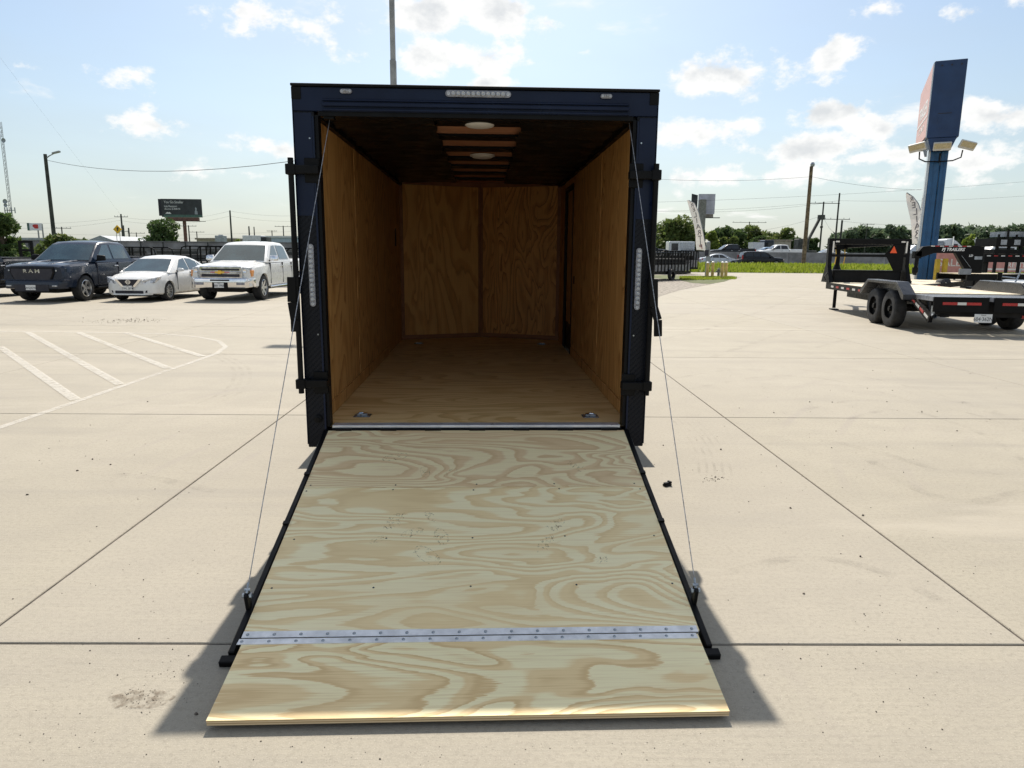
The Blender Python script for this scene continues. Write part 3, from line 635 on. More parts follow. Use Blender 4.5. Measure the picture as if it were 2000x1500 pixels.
# cam-bar locks on both sides
def lock(s, top, bot, hp):
    yb = -.075; A = tpx(*top, yb); B = tpx(*bot, yb); xb = (A.x + B.x) / 2; r = .017
    o = MB().tube([(xb, yb, B.z), (xb, yb, A.z)], r, 12).build('lock_bar', 'black_steel', T, smooth=True)
    for z in (A.z - .065, B.z + .06):
        MB().box(*sorted((xb + s * .026, xb - s * .16)), yb - .016, -.031, z - .024, z + .024).box(xb - .028, xb + .028, yb - .024, yb + .024, z - .03, z + .03).build('bar_bracket', 'black_steel', o, bevel=.004)
        MB().box(*sorted((xb - s * .07, xb - s * .155)), -.044, -.0328, z - .07, z + .07).build('cam_keeper', 'black_steel', o, bevel=.004)
    pts = [tpx(u, v, yb - .03) for u, v in hp]
    h = MB()
    for p, q in zip(pts, pts[1:]): h.beam((p.x, yb - .03, p.z), (q.x, yb - .03, q.z), .05, .014, (0, 1, 0))
    h.build('lock_handle', 'black_steel', o, bevel=.003)
    zc = (pts[0].z) - .03
    MB().box(min(xb, pts[0].x) - .02, max(xb, pts[0].x) + .02, yb - .03, yb + .02, zc - .03, zc + .03).build('handle_pivot', 'black_steel', o, bevel=.003)
lock(-1, (568, 308), (588, 768), [(569, 541), (570, 590), (576, 625), (577, 648)])
lock(1, (1283, 320), (1262, 772), [(1277, 545), (1277, 600), (1285, 625), (1285, 657)])
MB().lathe([(.024, 0), (.024, .018), (.012, .022), (.012, .03), (0, .03)], 'y', 12).build('hasp_boss', 'black_steel', T, loc=(-HI - .07, -.031, .62), rot=(0, 0, math.pi), smooth=True)
# ------------------------------------------------------------------ ramp door
TH = math.atan2(.46, 1.81); RL = 1.842; CV = 1.57
ramp = MB()
for s in (-1, 1): ramp.box(*sorted((s * .938, s * .966)), -RL + .02, .0, -.055, .004)
ramp.box(-.990, .990, -RL - .022, -RL + .018, -.056, -.006)
for k in range(5): ramp.box(-.937, .937, -.35 - k * .33, -.31 - k * .33, -.055, -.021)
ramp = ramp.build('ramp_door', 'black_steel', T, loc=(0, -.04, ZS), rot=(TH, 0, 0), bevel=.004)
MB().box(-.936, .936, -.651, -.004, -.02, 0).build('ramp_plywood', 'ply_ramp_top', ramp, bevel=.0012)
MB().box(-.936, .936, -1.738, -.656, -.02, 0).build('ramp_plywood', 'ply_ramp', ramp, bevel=.0012)
for s in (-1, 1):
    br = MB().box(*sorted((s * .950, s * .966)), -CV - .02, -CV + .02, .0, .075).build('cable_bracket', 'black_steel', ramp, bevel=.003)
    MB().tube([(s * .942, -CV, .065), (s * .976, -CV, .065)], .006, 8).lathe([(.012, s * .936), (.012, s * .945), (0, s * .945)], 'x', 6, (0, -CV, .065)).lathe([(.011, s * .968), (.011, s * .976), (0, s * .976)], 'x', 6, (0, -CV, .065)).build('eye_bolt', 'zinc', ramp)
    for v in (-.52, -.98): MB().box(*sorted((s * .936, s * .965)), v - .012, v + .012, .0042, .012).build('rail_clip', 'black_steel', ramp)
# screws in the plywood
scr = MB().lathe([(0, .001), (.004, .001), (.005, 0)], 'z', 8).mesh('screw')
for v in (-.625, -.68, -1.1, -1.45):
    for x in (-.9, -.45, 0, .45, .9): link('wood_screw', scr, 'ink', ramp, (x + random.uniform(-.02, .02), v + random.uniform(-.006, .006), .0006))
# boot prints: patterned clusters of dusty lug marks
bp = random.Random(21)
def bootprint(u, v, ang, n, size, kind=0):
    b = MB()
    for k in range(n):
        r, t = bp.uniform(0, 1) ** .5, bp.uniform(0, 6.28); x, y = r * math.cos(t) * size * .45, r * math.sin(t) * size
        a = bp.choice((.3, 1.9, -.5)) if kind == 0 else bp.uniform(0, 3.1); l, w = bp.uniform(.006, .012), bp.uniform(.0014, .0026)
        c, s_ = math.cos(a), math.sin(a); b.quad((x - l * c + w * s_, y - l * s_ - w * c, 0), (x + l * c + w * s_, y + l * s_ - w * c, 0), (x + l * c - w * s_, y + l * s_ + w * c, 0), (x - l * c - w * s_, y - l * s_ + w * c, 0))
    if kind == 1:
        for k in range(14):
            a0, a1 = k / 14 * 6.28, (k + .8) / 14 * 6.28
            b.add([(size * .45 * math.cos(a0), size * math.sin(a0), 0), (size * .45 * math.cos(a1), size * math.sin(a1), 0), (size * .41 * math.cos(a1), size * .93 * math.sin(a1), 0), (size * .41 * math.cos(a0), size * .93 * math.sin(a0), 0)], [(0, 1, 2, 3)])
    d0 = TI @ Vector((0, 0, CAM_H)); RM = (Matrix.Translation((0, -.04, ZS)) @ Matrix.Rotation(TH, 4, 'X')).inverted(); o = RM @ d0; d = RM.to_3x3() @ (TI.to_3x3() @ ray(u, v)); t = -o.z / d.z; P = o + d * t
    b.build('boot_print', 'mark_brown', ramp, loc=(P.x, P.y, .0011), rot=(0, 0, ang))
for a in ((770, 1018, -.6, 46, .085, 0), (838, 1008, .5, 26, .05, 0), (738, 1054, -1.0, 10, .045, 1), (805, 1040, -1.1, 20, .06, 1), (862, 1048, .3, 26, .07, 1), (835, 1085, .7, 14, .09, 1), (1085, 1024, -.7, 40, .07, 0), (1066, 1062, -.6, 34, .075, 0), (1175, 1095, -.8, 14, .04, 0), (772, 893, -1.2, 22, .08, 1), (1128, 912, .6, 26, .07, 0), (830, 922, .2, 12, .06, 1), (880, 922, -.7, 10, .05, 1)): bootprint(*a)
# flap
FL = .468
flap = MB().prism([(-.918, -.012), (.918, -.012), (.893, -FL), (-.893, -FL)], 'z', -.019, -.0008).build('ramp_flap', 'ply_layers', T, loc=(0, -1.744, .121), rot=(R(3.4), 0, 0))
MB().prism([(-.9182, -.012), (.9182, -.012), (.8934, -FL - .0008), (-.8934, -FL - .0008)], 'z', -.0006, .0016).build('flap_veneer', 'ply_flap', flap)
# piano hinge between ramp and flap
ph_ = MB().box(-.935, .928, -1.747, -1.712, .0006, .0036).build('hinge_leaf', 'galv', ramp)
MB().box(-.935, .910, -.045, -.010, .0018, .0046).build('hinge_leaf', 'galv', flap)
for k in range(29):
    x0 = -.935 + k * .0641; MB().tube([(x0 + .0012, 0, 0), (x0 + .0629, 0, 0)], .0062 if k % 2 else .0056, 10).build('hinge_knuckle', 'dark_zinc', ramp, loc=(0, -1.762, .0045), smooth=True)
MB().box(-.935, .925, -1.772, -1.7505, .0004, .002).build('hinge_gap', 'ink', ramp)
hs = MB().lathe([(0, .005), (.003, .0052), (.006, .003), (.007, 0)], 'z', 10).mesh('hinge_screw', smooth=True)
for k in range(18):
    link('hinge_screw', hs, 'zinc', ramp, (-.915 + k * .107, -1.731, .0037)); link('hinge_screw', hs, 'zinc', flap, (-.92 + k * .1065, -.029, .0048))
# lift cables
for s, (u, v) in ((-1, (644, 234)), (1, (1229, 240))):
    P = tpx(u, v, .03); bz = ZS - CV * math.sin(TH) + .07 * math.cos(TH); by = -.04 - CV * math.cos(TH) - .07 * math.sin(TH)
    c = MB().tube([(P.x, .03, P.z), (s * .958, by, bz)], .0022, 6).build('ramp_cable', 'steel_cable', T, smooth=True)
    MB().box(P.x - .03, P.x + .03, -.005, .05, P.z, P.z + .022).build('cable_anchor', 'black_steel', c)
    d = (Vector((s * .958, by, bz)) - Vector((P.x, .03, P.z))).normalized(); e = Vector((s * .958, by, bz))
    MB().tube([e - d * .05, e - d * .005], .006, 8).tube([e - d * .02 + Vector((.012, 0, 0)), e - d * .02 - Vector((.012, 0, 0))], .007, 8).build('cable_clamp', 'zinc', c)
# ------------------------------------------------------------------ vehicles (built facing -Y, front at y = 0)
def interp(tab, y):
    if y <= tab[0][0]: return tab[0][1]
    for (a, va), (b, vb) in zip(tab, tab[1:]):
        if y <= b:
            t = (y - a) / (b - a); t = t * t * (3 - 2 * t) * .5 + t * .5; return va + (vb - va) * t
    return tab[-1][1]
def body_shell(Lg, top, wid, zb, wheels, wr, wz, drop, n=64):
    """lofted lower body with wheel openings; top/wid are (y, value) tables"""
    b = MB(); ys = sorted(set([round(Lg * i / n, 4) for i in range(n + 1)] + [round(c + s * wr * k, 4) for c in wheels for s in (-1, 1) for k in (1.0, .985, .93, .8)]))
    ys = [y for y in ys if 0 <= y <= Lg]; m = 0; o = 0
    for y in ys:
        t = interp(top, y); w = interp(wid, y); a = zb + .10 * max(0, 1 - y / .5) * .5
        for c in wheels:
            if abs(y - c) < wr: a = max(a, wz + math.sqrt(wr * wr - (y - c) ** 2))
        sh = t - drop
        pr = [(w * .93, zb), (w * .985, zb + .05), (w, zb + (sh - zb) * .42), (w * .992, zb + (sh - zb) * .75), (w * .965, sh), (w * .90, t - drop * .35), (w * .70, t - drop * .06), (w * .35, t), (0, t + .008)]
        pr = [(x, max(z, a)) if i < 4 else (x, z) for i, (x, z) in enumerate(pr)]
        full = pr + [(-x, z) for x, z in pr[-2::-1]]; m = len(full); b.v += [(x, y, z) for x, z in full]
    for i in range(len(ys) - 1):
        for k in range(m - 1): b.f.append((i * m + k, i * m + k + 1, (i + 1) * m + k + 1, (i + 1) * m + k))
    b.f.append(tuple(range(m))); b.f.append(tuple((len(ys) - 1) * m + k for k in range(m))[::-1])
    return b
wheel_cache = {}
def wheel(parent, x, y, r, w, spokes, rimr, m='rim_alu'):
    key = (r, w, spokes, rimr)
    if key not in wheel_cache:
        ty = MB().lathe([(rimr, -w / 2), (r * .9, -w / 2 * 1.04), (r * .975, -w / 2 * .92), (r, -w / 2 * .7), (r, w / 2 * .7), (r * .975, w / 2 * .92), (r * .9, w / 2 * 1.04), (rimr, w / 2)], 'x', 28).mesh('tyre', smooth=True)
        q = MB().lathe([(rimr * .99, w / 2 * .95), (rimr * .93, w / 2), (rimr * .9, w / 2 * .6), (rimr * .88, -w / 2)], 'x', 28).lathe([(0, w * .36), (rimr * .2, w * .36), (rimr * .24, w * .25)], 'x', 12)
        for k in range(spokes):
            a = 2 * math.pi * k / spokes; d = Vector((0, math.cos(a), math.sin(a)))
            q.beam(Vector((w * .30, 0, 0)) + d * rimr * .12, Vector((w * .38, 0, 0)) + d * rimr * .93, rimr * (.30 if spokes < 7 else .16), w * .10, (1, 0, 0))
        dk = MB().lathe([(0, w * .1), (rimr * .9, w * .1)], 'x', 20).mesh('brake_disc')
        wheel_cache[key] = (ty, q.mesh('rim', smooth=True, ang=30), dk)
    ty, rm, dk = wheel_cache[key]; s = 1 if x > 0 else -1
    t = link('wheel', ty, 'black_rubber', parent, (x, y, r)); ro = (0, 0, 0 if s > 0 else math.pi)
    a = link('rim', rm, m, t, rot=ro)
    if not dk.materials: dk.materials.append(MATS['dark_under'])
    link('brake_disc', dk, None, t, rot=ro)
def bil(q, u, v):
    a, b, c, d = [Vector(p) for p in q]; return (a * (1 - u) + b * u) * (1 - v) + (d * (1 - u) + c * u) * v
def pane(parent, q, u0, u1, v0, v1, m='glass', name='window', off=.006, trim=None, skew=0.):
    """glass pane on the quad q (bottom-left, bottom-right, top-right, top-left), a little proud"""
    n = (Vector(q[1]) - Vector(q[0])).cross(Vector(q[3]) - Vector(q[0])).normalized()
    P = [bil(q, u0, v0), bil(q, u1, v0), bil(q, u1 - max(0, skew), v1), bil(q, u0 - min(0, skew), v1)]
    b = MB().hexa([p - n * .004 for p in P] + [p + n * off for p in P]); return b.build(name, m, parent, bevel=.003)
def cabin(parent, prof, wb, wt, paint, wins, nws, nrw, ws='glass', sg='glass'):
    """greenhouse lofted over a side profile (y, z); wins = side window outlines in (y, z); windshield covers the first nws profile spans, rear window the last nrw"""
    z0 = min(prof[0][1], prof[-1][1]); z1 = max(z for _, z in prof); b = MB(); m = 0
    wsd = lambda z: wb - (wb - wt) * max(0, z - z0) / (z1 - z0)
    for y, z in prof:
        h = max(.001, z - z0); r = min(.07, h * .4)
        half = [(wsd(z0), z0 - .02), (wsd(z - r), z - r), (wsd(z) - r * .30, z - r * .30), (wsd(z) - r * 1.1, z), (wsd(z) * .5, z + .018), (0, z + .024)]
        full = half + [(-x, q_) for x, q_ in half[-2::-1]]; m = len(full); b.v += [(x, y, q_) for x, q_ in full]
    n = len(prof)
    for i in range(n - 1):
        for k in range(m - 1): b.f.append((i * m + k, i * m + k + 1, (i + 1) * m + k + 1, (i + 1) * m + k))
    b.f.append(tuple(range(m))); b.f.append(tuple((n - 1) * m + k for k in range(m))[::-1])
    o = b.build('cab', paint, parent, smooth=True, ang=34)
    def shield(pts, name, mm):
        d = Vector((0, pts[-1][0] - pts[0][0], pts[-1][1] - pts[0][1])); nrm = Vector((0, -d.z, d.y)).normalized()
        if nrm.z < 0: nrm = -nrm
        g = MB(); P = []
        for (y, z), t in zip((pts[0], pts[-1]), (.07, .93)):
            q_ = Vector((0, pts[0][0], pts[0][1])) + d * t; P.append((q_, wsd(q_.z) - .075))
        (p0, w0), (p1, w1) = P; up = .022
        q = []
        for p, w in P:
            for f in (-1, -.5, 0, .5, 1): q.append(p + Vector((f * w, 0, 0)) + nrm * (up + .006 - .012 * f * f))
        g.add(q + [v - nrm * .03 for v in q], [(k, k + 1, 6 + k, 5 + k) for k in range(4)] + [(10 + k, 15 + k, 16 + k, 11 + k) for k in range(4)] + [(k, 10 + k, 11 + k, k + 1) for k in range(4)] + [(5 + k, 6 + k, 16 + k, 15 + k) for k in range(4)] + [(0, 5, 15, 10), (4, 14, 19, 9)])
        g.build(name, mm, o, smooth=True, ang=30)
    shield(prof[:nws + 1], 'windshield', ws); shield(prof[-nrw - 1:][::-1], 'rear_window', sg)
    for s in (-1, 1):
        for w in wins:
            k = len(w); b = MB(); b.add([(s * (wsd(z) - .012), y, z) for y, z in w] + [(s * (wsd(z) + .007), y, z) for y, z in w], [tuple(range(k)), tuple(range(k, 2 * k))] + [(i, (i + 1) % k, k + (i + 1) % k, k + i) for i in range(k)])
            b.build('side_window', sg, o)
    return o
def under(parent, Lg, w, z0, z1, wheels, wr):
    b = MB().box(-w * .58, w * .58, .25, Lg - .2, z0, z1)
    for c in wheels: b.box(-w * .9, w * .9, c - wr * .98, c + wr * .98, z0 + .32, z1)
    b.build('underbody', 'dark_under', parent)
def plate(parent, txt, loc, rot=(R(90), 0, 0), w=.305, h=.152, head='TEXAS', m='plate_white'):
    p = MB().box(-w / 2, w / 2, -h / 2, h / 2, -.004, .004).build('licence_plate', m, parent, loc=loc, rot=rot, bevel=.003)
    text('plate_number', txt, h * .62, 'ink', p, (0, -h * .1, .005), (0, 0, 0), depth=.001, sx=.85)
    if head: text('plate_state', head, h * .2, 'ink', p, (0, h * .36, .005), (0, 0, 0), depth=.001)
def mirror(parent, s, x, y, z, paint, w=.24, h=.17):
    m = MB().hexa([(s * x, y - .04, z - h / 2), (s * (x + w), y - .02, z - h / 2 + .02), (s * (x + w), y + .09, z - h / 2 + .02), (s * x, y + .09, z - h / 2), (s * x, y - .02, z + h / 2), (s * (x + w * .95), y, z + h / 2 - .02), (s * (x + w * .95), y + .09, z + h / 2 - .02), (s * x, y + .09, z + h / 2)]).build('mirror', paint, parent, bevel=.03, seg=2, smooth=True)
    MB().box(*sorted((s * (x - .1), s * (x + .02))), y, y + .06, z - h / 2, z - h / 2 + .05).build('mirror_arm', 'black_plastic', m)
def pickup(name, label, loc, rz, paint, style, group=None, glassm='glass', detail=True, Lg=5.85, scale=None):
    o = thing(name, label, 'pickup truck', loc, rz, group, scale); wl = (.98, 4.62); wr = .47; wz = .40; hw = 1.0
    top = [(0, 1.06), (.12, 1.10), (.5, 1.17), (1.55, 1.23), (1.7, 1.26), (3.85, 1.29), (3.95, 1.34), (Lg - .05, 1.35), (Lg, 1.30)]
    if style == 'bull': top = [(0, 1.10), (.1, 1.15), (.5, 1.20), (1.5, 1.24), (1.7, 1.27), (3.85, 1.30), (3.95, 1.36), (Lg - .05, 1.37), (Lg, 1.3)]
    wid = [(0, .90), (.06, .95), (.3, .99), (.9, 1.01), (1.6, .985), (3.9, .985), (4.5, 1.01), (Lg - .3, .985), (Lg, .96)]
    body_shell(Lg, top, wid, .42, wl, wr, wz, .11).build('body', paint, o, smooth=True, ang=32)
    under(o, Lg, .95, .28, .80, wl, wr)
    cb_ = cabin(o, [(1.40, 1.22), (2.14, 1.79), (2.32, 1.85), (2.9, 1.885), (3.5, 1.86), (3.66, 1.79), (3.84, 1.22)], .94, .73, paint, [[(1.80, 1.31), (2.34, 1.755), (2.64, 1.775), (2.64, 1.31)], [(2.74, 1.31), (2.74, 1.775), (3.38, 1.765), (3.54, 1.70), (3.64, 1.31)]], 1, 1, glassm, glassm)
    MB().box(-.84, .84, 3.98, Lg - .12, 1.18, 1.376 if style == 'bull' else 1.356).build('bed_cover', 'black_plastic', o)
    for x in (-.86, .86):
        for y in wl: wheel(o, x, y, .40, .27, 5 if style == 'bull' else 6, .27)
    for s in (-1, 1):
        MB().box(*sorted((s * .86, s * 1.0)), 1.6, 3.9, .36, .43).build('side_step', 'chrome' if style == 'tie' else 'black_plastic', o, bevel=.02)
        for y in (2.62, 3.58):
            MB().box(*sorted((s * .985, s * 1.012)), y, y + .2, 1.06, 1.095).build('door_handle', 'chrome', o, bevel=.008)
        for y in (1.66, 2.86, 3.80): MB().box(*sorted((s * .9, s * .992)), y, y + .008, .5, 1.2).build('door_seam', 'ink', o)
        MB().box(*sorted((s * .93, s * .985)), Lg - .12, Lg + .012, .92, 1.24).build('tail_lamp', 'lamp_red', o, bevel=.01)
        mirror(o, s, .96, 1.72, 1.34, 'chrome' if style == 'tie' else 'black_plastic', .26, .2)
    if not detail: return o
    MB().tube([(-.62, 1.50, 1.27), (-.2, 1.53, 1.305)], .012, 6).tube([(.1, 1.50, 1.27), (.55, 1.53, 1.305)], .012, 6).build('wipers', 'black_plastic', o)
    if style == 'tie':     # chrome front with a cross bar and a bow-tie emblem
        g = MB().box(-.66, .66, -.035, .02, .72, 1.09).build('grille', 'chrome', o, bevel=.02)
        for z0, z1 in ((.965, 1.025), (.765, .855)): MB().box(-.60, .60, -.045, -.0355, z0, z1).build('grille_slot', 'ink', g, bevel=.008)
        MB().box(-.66, .66, -.06, -.036, .88, .94).build('cross_bar', 'chrome', g, bevel=.012)
        MB().box(-.30, .30, -.062, -.0605, .89, .93).build('cross_bar_tint', 'chrome_red', g)
        e = MB().prism([(-.15, .03), (-.06, .03), (-.05, .055), (.05, .055), (.06, .03), (.16, .03), (.13, -.03), (.05, -.03), (.04, -.055), (-.06, -.055), (-.07, -.03), (-.16, -.03)], 'y', -.082, -.063).build('emblem', 'gold', g, loc=(0, 0, .91), bevel=.004)
        for s in (-1, 1):
            h = MB().hexa([(s * .68, -.02, .74), (s * .93, .05, .76), (s * .93, .2, .76), (s * .68, .2, .74), (s * .68, -.02, 1.07), (s * .92, .06, 1.05), (s * .92, .2, 1.05), (s * .68, .2, 1.07)]).build('headlight', 'lamp_clear', o, bevel=.012)
            MB().box(*sorted((s * .885, s * .965)), .05, .25, .78, .98).build('turn_signal', 'lamp_amber', h, bevel=.01)
            MB().lathe([(.06, 0), (.055, -.02), (.03, -.012), (0, -.01)], 'y', 14).build('lamp_bowl', 'chrome', h, loc=(s * .77, -.012, .95), smooth=True)
            MB().box(*sorted((s * .52, s * .78)), -.13, -.118, .52, .60).build('fog_recess', 'led_base', o, bevel=.005)
        MB().hexa([(-.99, .12, .45), (.99, .12, .45), (.99, .3, .45), (-.99, .3, .45), (-.99, .06, .74), (.99, .06, .74), (.99, .3, .74), (-.99, .3, .74)]).hexa([(-.80, -.11, .42), (.80, -.11, .42), (.97, .16, .45), (-.97, .16, .45), (-.80, -.12, .73), (.80, -.12, .73), (.99, .1, .74), (-.99, .1, .74)]).build('bumper', 'chrome', o, bevel=.03, seg=2, smooth=True)
        MB().box(-.30, .30, -.128, -.116, .64, .69).build('bumper_slot', 'ink', o)
        MB().box(-.24, .24, -.135, -.112, .42, .60).build('plate_holder', 'black_plastic', o)
        plate(o, 'BBV 3908', (-.02, -.142, .51), head='TEXAS')
        MB().tube([(.42, 2.4, 1.87), (.42, 2.45, 1.96)], .006, 6).build('antenna', 'black_plastic', o)
        hb = MB().hexa([(-.50, .15, 1.10), (.50, .15, 1.10), (.62, 1.45, 1.235), (-.62, 1.45, 1.235), (-.46, .22, 1.145), (.46, .22, 1.145), (.58, 1.42, 1.262), (-.58, 1.42, 1.262)]).build('hood_bulge', paint, o, bevel=.02, seg=2, smooth=True)
    elif style == 'bull':  # tall dark grille with spaced letters
        g = MB().prism([(-.66, 1.06), (.66, 1.06), (.68, .92), (.56, .66), (-.56, .66), (-.68, .92)], 'y', -.05, .03).build('grille', 'black_plastic', o, bevel=.02)
        MB().prism([(-.62, 1.02), (.62, 1.02), (.64, .92), (.53, .69), (-.53, .69), (-.64, .92)], 'y', -.054, -.051).build('grille_mesh', 'ink', g)
        text('grille_letters', 'RAM', .15, 'chrome', g, (0, -.06, .945), (R(90), 0, 0), depth=.006, bold=.004, spacing=1.5, sx=1.35)
        MB().box(-.98, .98, -.06, .4, .66, .70).build('front_crease', paint, o, bevel=.01)
        MB().hexa([(-.80, -.12, .42), (.80, -.12, .42), (.97, .16, .42), (-.97, .16, .42), (-.80, -.10, .66), (.80, -.10, .66), (.99, .1, .68), (-.99, .1, .68)]).build('bumper', paint, o, bevel=.03, seg=2, smooth=True)
        MB().box(-.52, .52, -.135, -.10, .34, .55).build('lower_intake', 'ink', o, bevel=.01)
        for s in (-1, 1):
            h = MB().hexa([(s * .67, -.02, .90), (s * .95, .08, .92), (s * .95, .3, .92), (s * .67, .2, .90), (s * .69, -.01, 1.03), (s * .94, .1, 1.04), (s * .94, .3, 1.04), (s * .69, .2, 1.03)]).build('headlight', 'glass_dark', o, bevel=.012)
            for k in range(3): MB().box(*sorted((s * (.70 + k * .07), s * (.745 + k * .07))), -.022 + k * .03, .02 + k * .03, .945, .99).build('lamp_bulb', 'lamp_clear', h, bevel=.006)
            MB().box(*sorted((s * .62, s * .78)), -.125, -.10, .49, .53).build('fog_lamp', 'lamp_clear', o, bevel=.008)
            MB().hexa([(s * .3, .2, 1.16), (s * .5, .2, 1.16), (s * .56, 1.42, 1.245), (s * .3, 1.42, 1.245), (s * .33, .3, 1.195), (s * .47, .3, 1.195), (s * .52, 1.36, 1.28), (s * .33, 1.36, 1.28)]).build('hood_ridge', paint, o, bevel=.02, smooth=True)
            text('side_badge', 'RAM', .09, 'chrome', o, (s * 1.013, 1.86, .80), (R(90), 0, s * R(90)), depth=.002, spacing=1.3)
        plate(o, 'WGJ4290', (-.02, -.142, .46), head=None)
    return o
def sedan(name, label, loc, rz, paint, group=None, glassm='glass', detail=True, Lg=4.6, hgt=1.46):
    o = thing(name, label, 'car', loc, rz, group); wl = (.90, 3.60); wr = .345; wz = .32
    top = [(0, .62), (.06, .70), (.25, .80), (.7, .90), (1.25, .97), (2.0, 1.0), (3.4, 1.03), (4.0, 1.06), (4.45, 1.02), (Lg, .86)]
    wid = [(0, .55), (.05, .68), (.2, .80), (.5, .86), (1.0, .89), (2.2, .90), (3.6, .89), (4.2, .84), (4.5, .74), (Lg, .62)]
    body_shell(Lg, top, wid, .22, wl, wr, wz, .13).build('body', paint, o, smooth=True, ang=32)
    under(o, Lg, .85, .16, .60, wl, wr)
    # arched greenhouse: front slab plus rear slab sharing the roof line
    cabin(o, [(.98, .92), (1.84, 1.37), (2.08, 1.435), (2.5, 1.462), (2.9, 1.445), (3.3, 1.355), (3.7, 1.20), (4.08, 1.02)], .84, .58, paint, [[(1.60, .99), (2.10, 1.335), (2.46, 1.385), (2.46, 1.0)], [(2.54, 1.0), (2.54, 1.385), (2.9, 1.365), (3.24, 1.265), (3.30, 1.01)], [(3.37, 1.02), (3.32, 1.235), (3.66, 1.06)]], 1, 2, glassm, glassm)
    for x in (-.76, .76):
        for y in wl: wheel(o, x, y, .315, .21, 10, .215)
    for s in (-1, 1):
        for y in (2.3, 3.1): MB().box(*sorted((s * .885, s * .915)), y, y + .17, .84, .87).build('door_handle', paint, o, bevel=.008)
        for y in (1.42, 2.42, 3.28): MB().box(*sorted((s * .8, s * .902)), y, y + .007, .34, .92).build('door_seam', 'ink', o)
        mirror(o, s, .86, 1.55, 1.0, paint, .19, .13)
        MB().box(*sorted((s * .5, s * .76)), Lg - .2, Lg - .03, .76, .90).build('tail_lamp', 'lamp_red', o, bevel=.02)
    if not detail: return o
    g = MB().prism([(-.36, .72), (.36, .72), (.17, .50), (-.17, .50)], 'y', -.035, .1).build('grille', 'ink', o, bevel=.01)
    for s in (-1, 1):
        MB().hexa([(s * .44, -.035, .725), (s * .35, -.045, .725), (s * .35, .06, .725), (s * .44, .06, .725), (s * .20, -.04, .47), (s * .15, -.045, .505), (s * .15, .06, .505), (s * .20, .06, .47)]).build('grille_chevron', 'chrome', g)
        MB().hexa([(s * .42, -.03, .575), (s * .77, .13, .61), (s * .77, .4, .61), (s * .5, .3, .575), (s * .47, -.01, .695), (s * .84, .24, .80), (s * .84, .5, .80), (s * .5, .3, .72)]).build('headlight', 'lamp_clear', o, bevel=.012)
        MB().hexa([(s * .52, -.025, .29), (s * .74, .13, .29), (s * .74, .3, .29), (s * .5, .2, .29), (s * .54, -.02, .37), (s * .74, .14, .40), (s * .74, .3, .40), (s * .52, .2, .37)]).build('fog_recess', 'ink', o, bevel=.01)
    MB().lathe([(.075, 0), (.075, -.012), (.05, -.012), (.05, 0)], 'y', 20, (0, -.035, .64)).box(-.09, .09, -.052, -.04, .625, .655).build('emblem', 'chrome', g, smooth=True)
    MB().box(-.46, .46, -.028, .1, .27, .36).build('lower_intake', 'ink', o, bevel=.02)
    MB().hexa([(-.5, -.05, .22), (.5, -.05, .22), (.7, .15, .22), (-.7, .15, .22), (-.5, -.04, .27), (.5, -.04, .27), (.7, .15, .27), (-.7, .15, .27)]).build('chin', paint, o, bevel=.01)
    plate(o, 'TWL·2874', (-.02, -.055, .445))
    return o
def suv(name, label, loc, rz, paint, group=None):
    o = thing(name, label, 'suv', loc, rz, group); wl = (.92, 3.78); wr = .42; Lg = 4.95
    top = [(0, .92), (.08, 1.0), (.4, 1.06), (1.3, 1.12), (2.0, 1.15), (4.7, 1.18), (Lg, 1.1)]
    wid = [(0, .78), (.08, .88), (.4, .95), (1.2, .97), (4.3, .97), (Lg, .9)]
    body_shell(Lg, top, wid, .32, wl, wr, .37, .12).build('body', paint, o, smooth=True, ang=32); under(o, Lg, .9, .2, .7, wl, wr)
    cabin(o, [(1.2, 1.08), (1.98, 1.65), (2.2, 1.72), (3.0, 1.765), (4.3, 1.74), (4.66, 1.66), (4.9, 1.1)], .91, .71, paint, [[(1.75, 1.17), (2.24, 1.60), (2.75, 1.65), (2.75, 1.17)], [(2.85, 1.17), (2.85, 1.65), (3.6, 1.65), (3.6, 1.17)], [(3.7, 1.17), (3.7, 1.65), (4.45, 1.60), (4.6, 1.2)]], 1, 1, 'glass_dark', 'glass_dark')
    for x in (-.82, .82):
        for y in wl: wheel(o, x, y, .37, .24, 5, .25)
    for s in (-1, 1):
        MB().box(*sorted((s * .78, s * .93)), Lg - .12, Lg + .02, .85, 1.35).build('tail_lamp', 'lamp_red', o, bevel=.02)
        mirror(o, s, .92, 1.6, 1.2, paint, .2, .16)
        MB().box(*sorted((s * .45, s * .86)), -.02, .2, .76, .92).build('headlight', 'lamp_clear', o, bevel=.02)
    return o
pickup('parked_pickup', 'dark slate-blue pickup with tall black grille parked beside the white sedan', (-15.0, 22.1, 0), R(-1), 'navy_paint', 'bull', scale=1.03)
sedan('parked_sedan', 'white compact sedan parked between the dark and the white pickup', (-12.36, 22.7, 0), R(-1), 'white_paint')
pickup('parked_pickup', 'white pickup with big chrome grille and bumper beside the trailer', (-9.62, 23.3, 0), R(-1), 'white_paint', 'tie', scale=1.05)
pickup('parked_pickup', 'very dark pickup cut off by the left edge of the photo', (-18.75, 20.9, 0), R(-1), 'dark_paint', 'plain', detail=False)

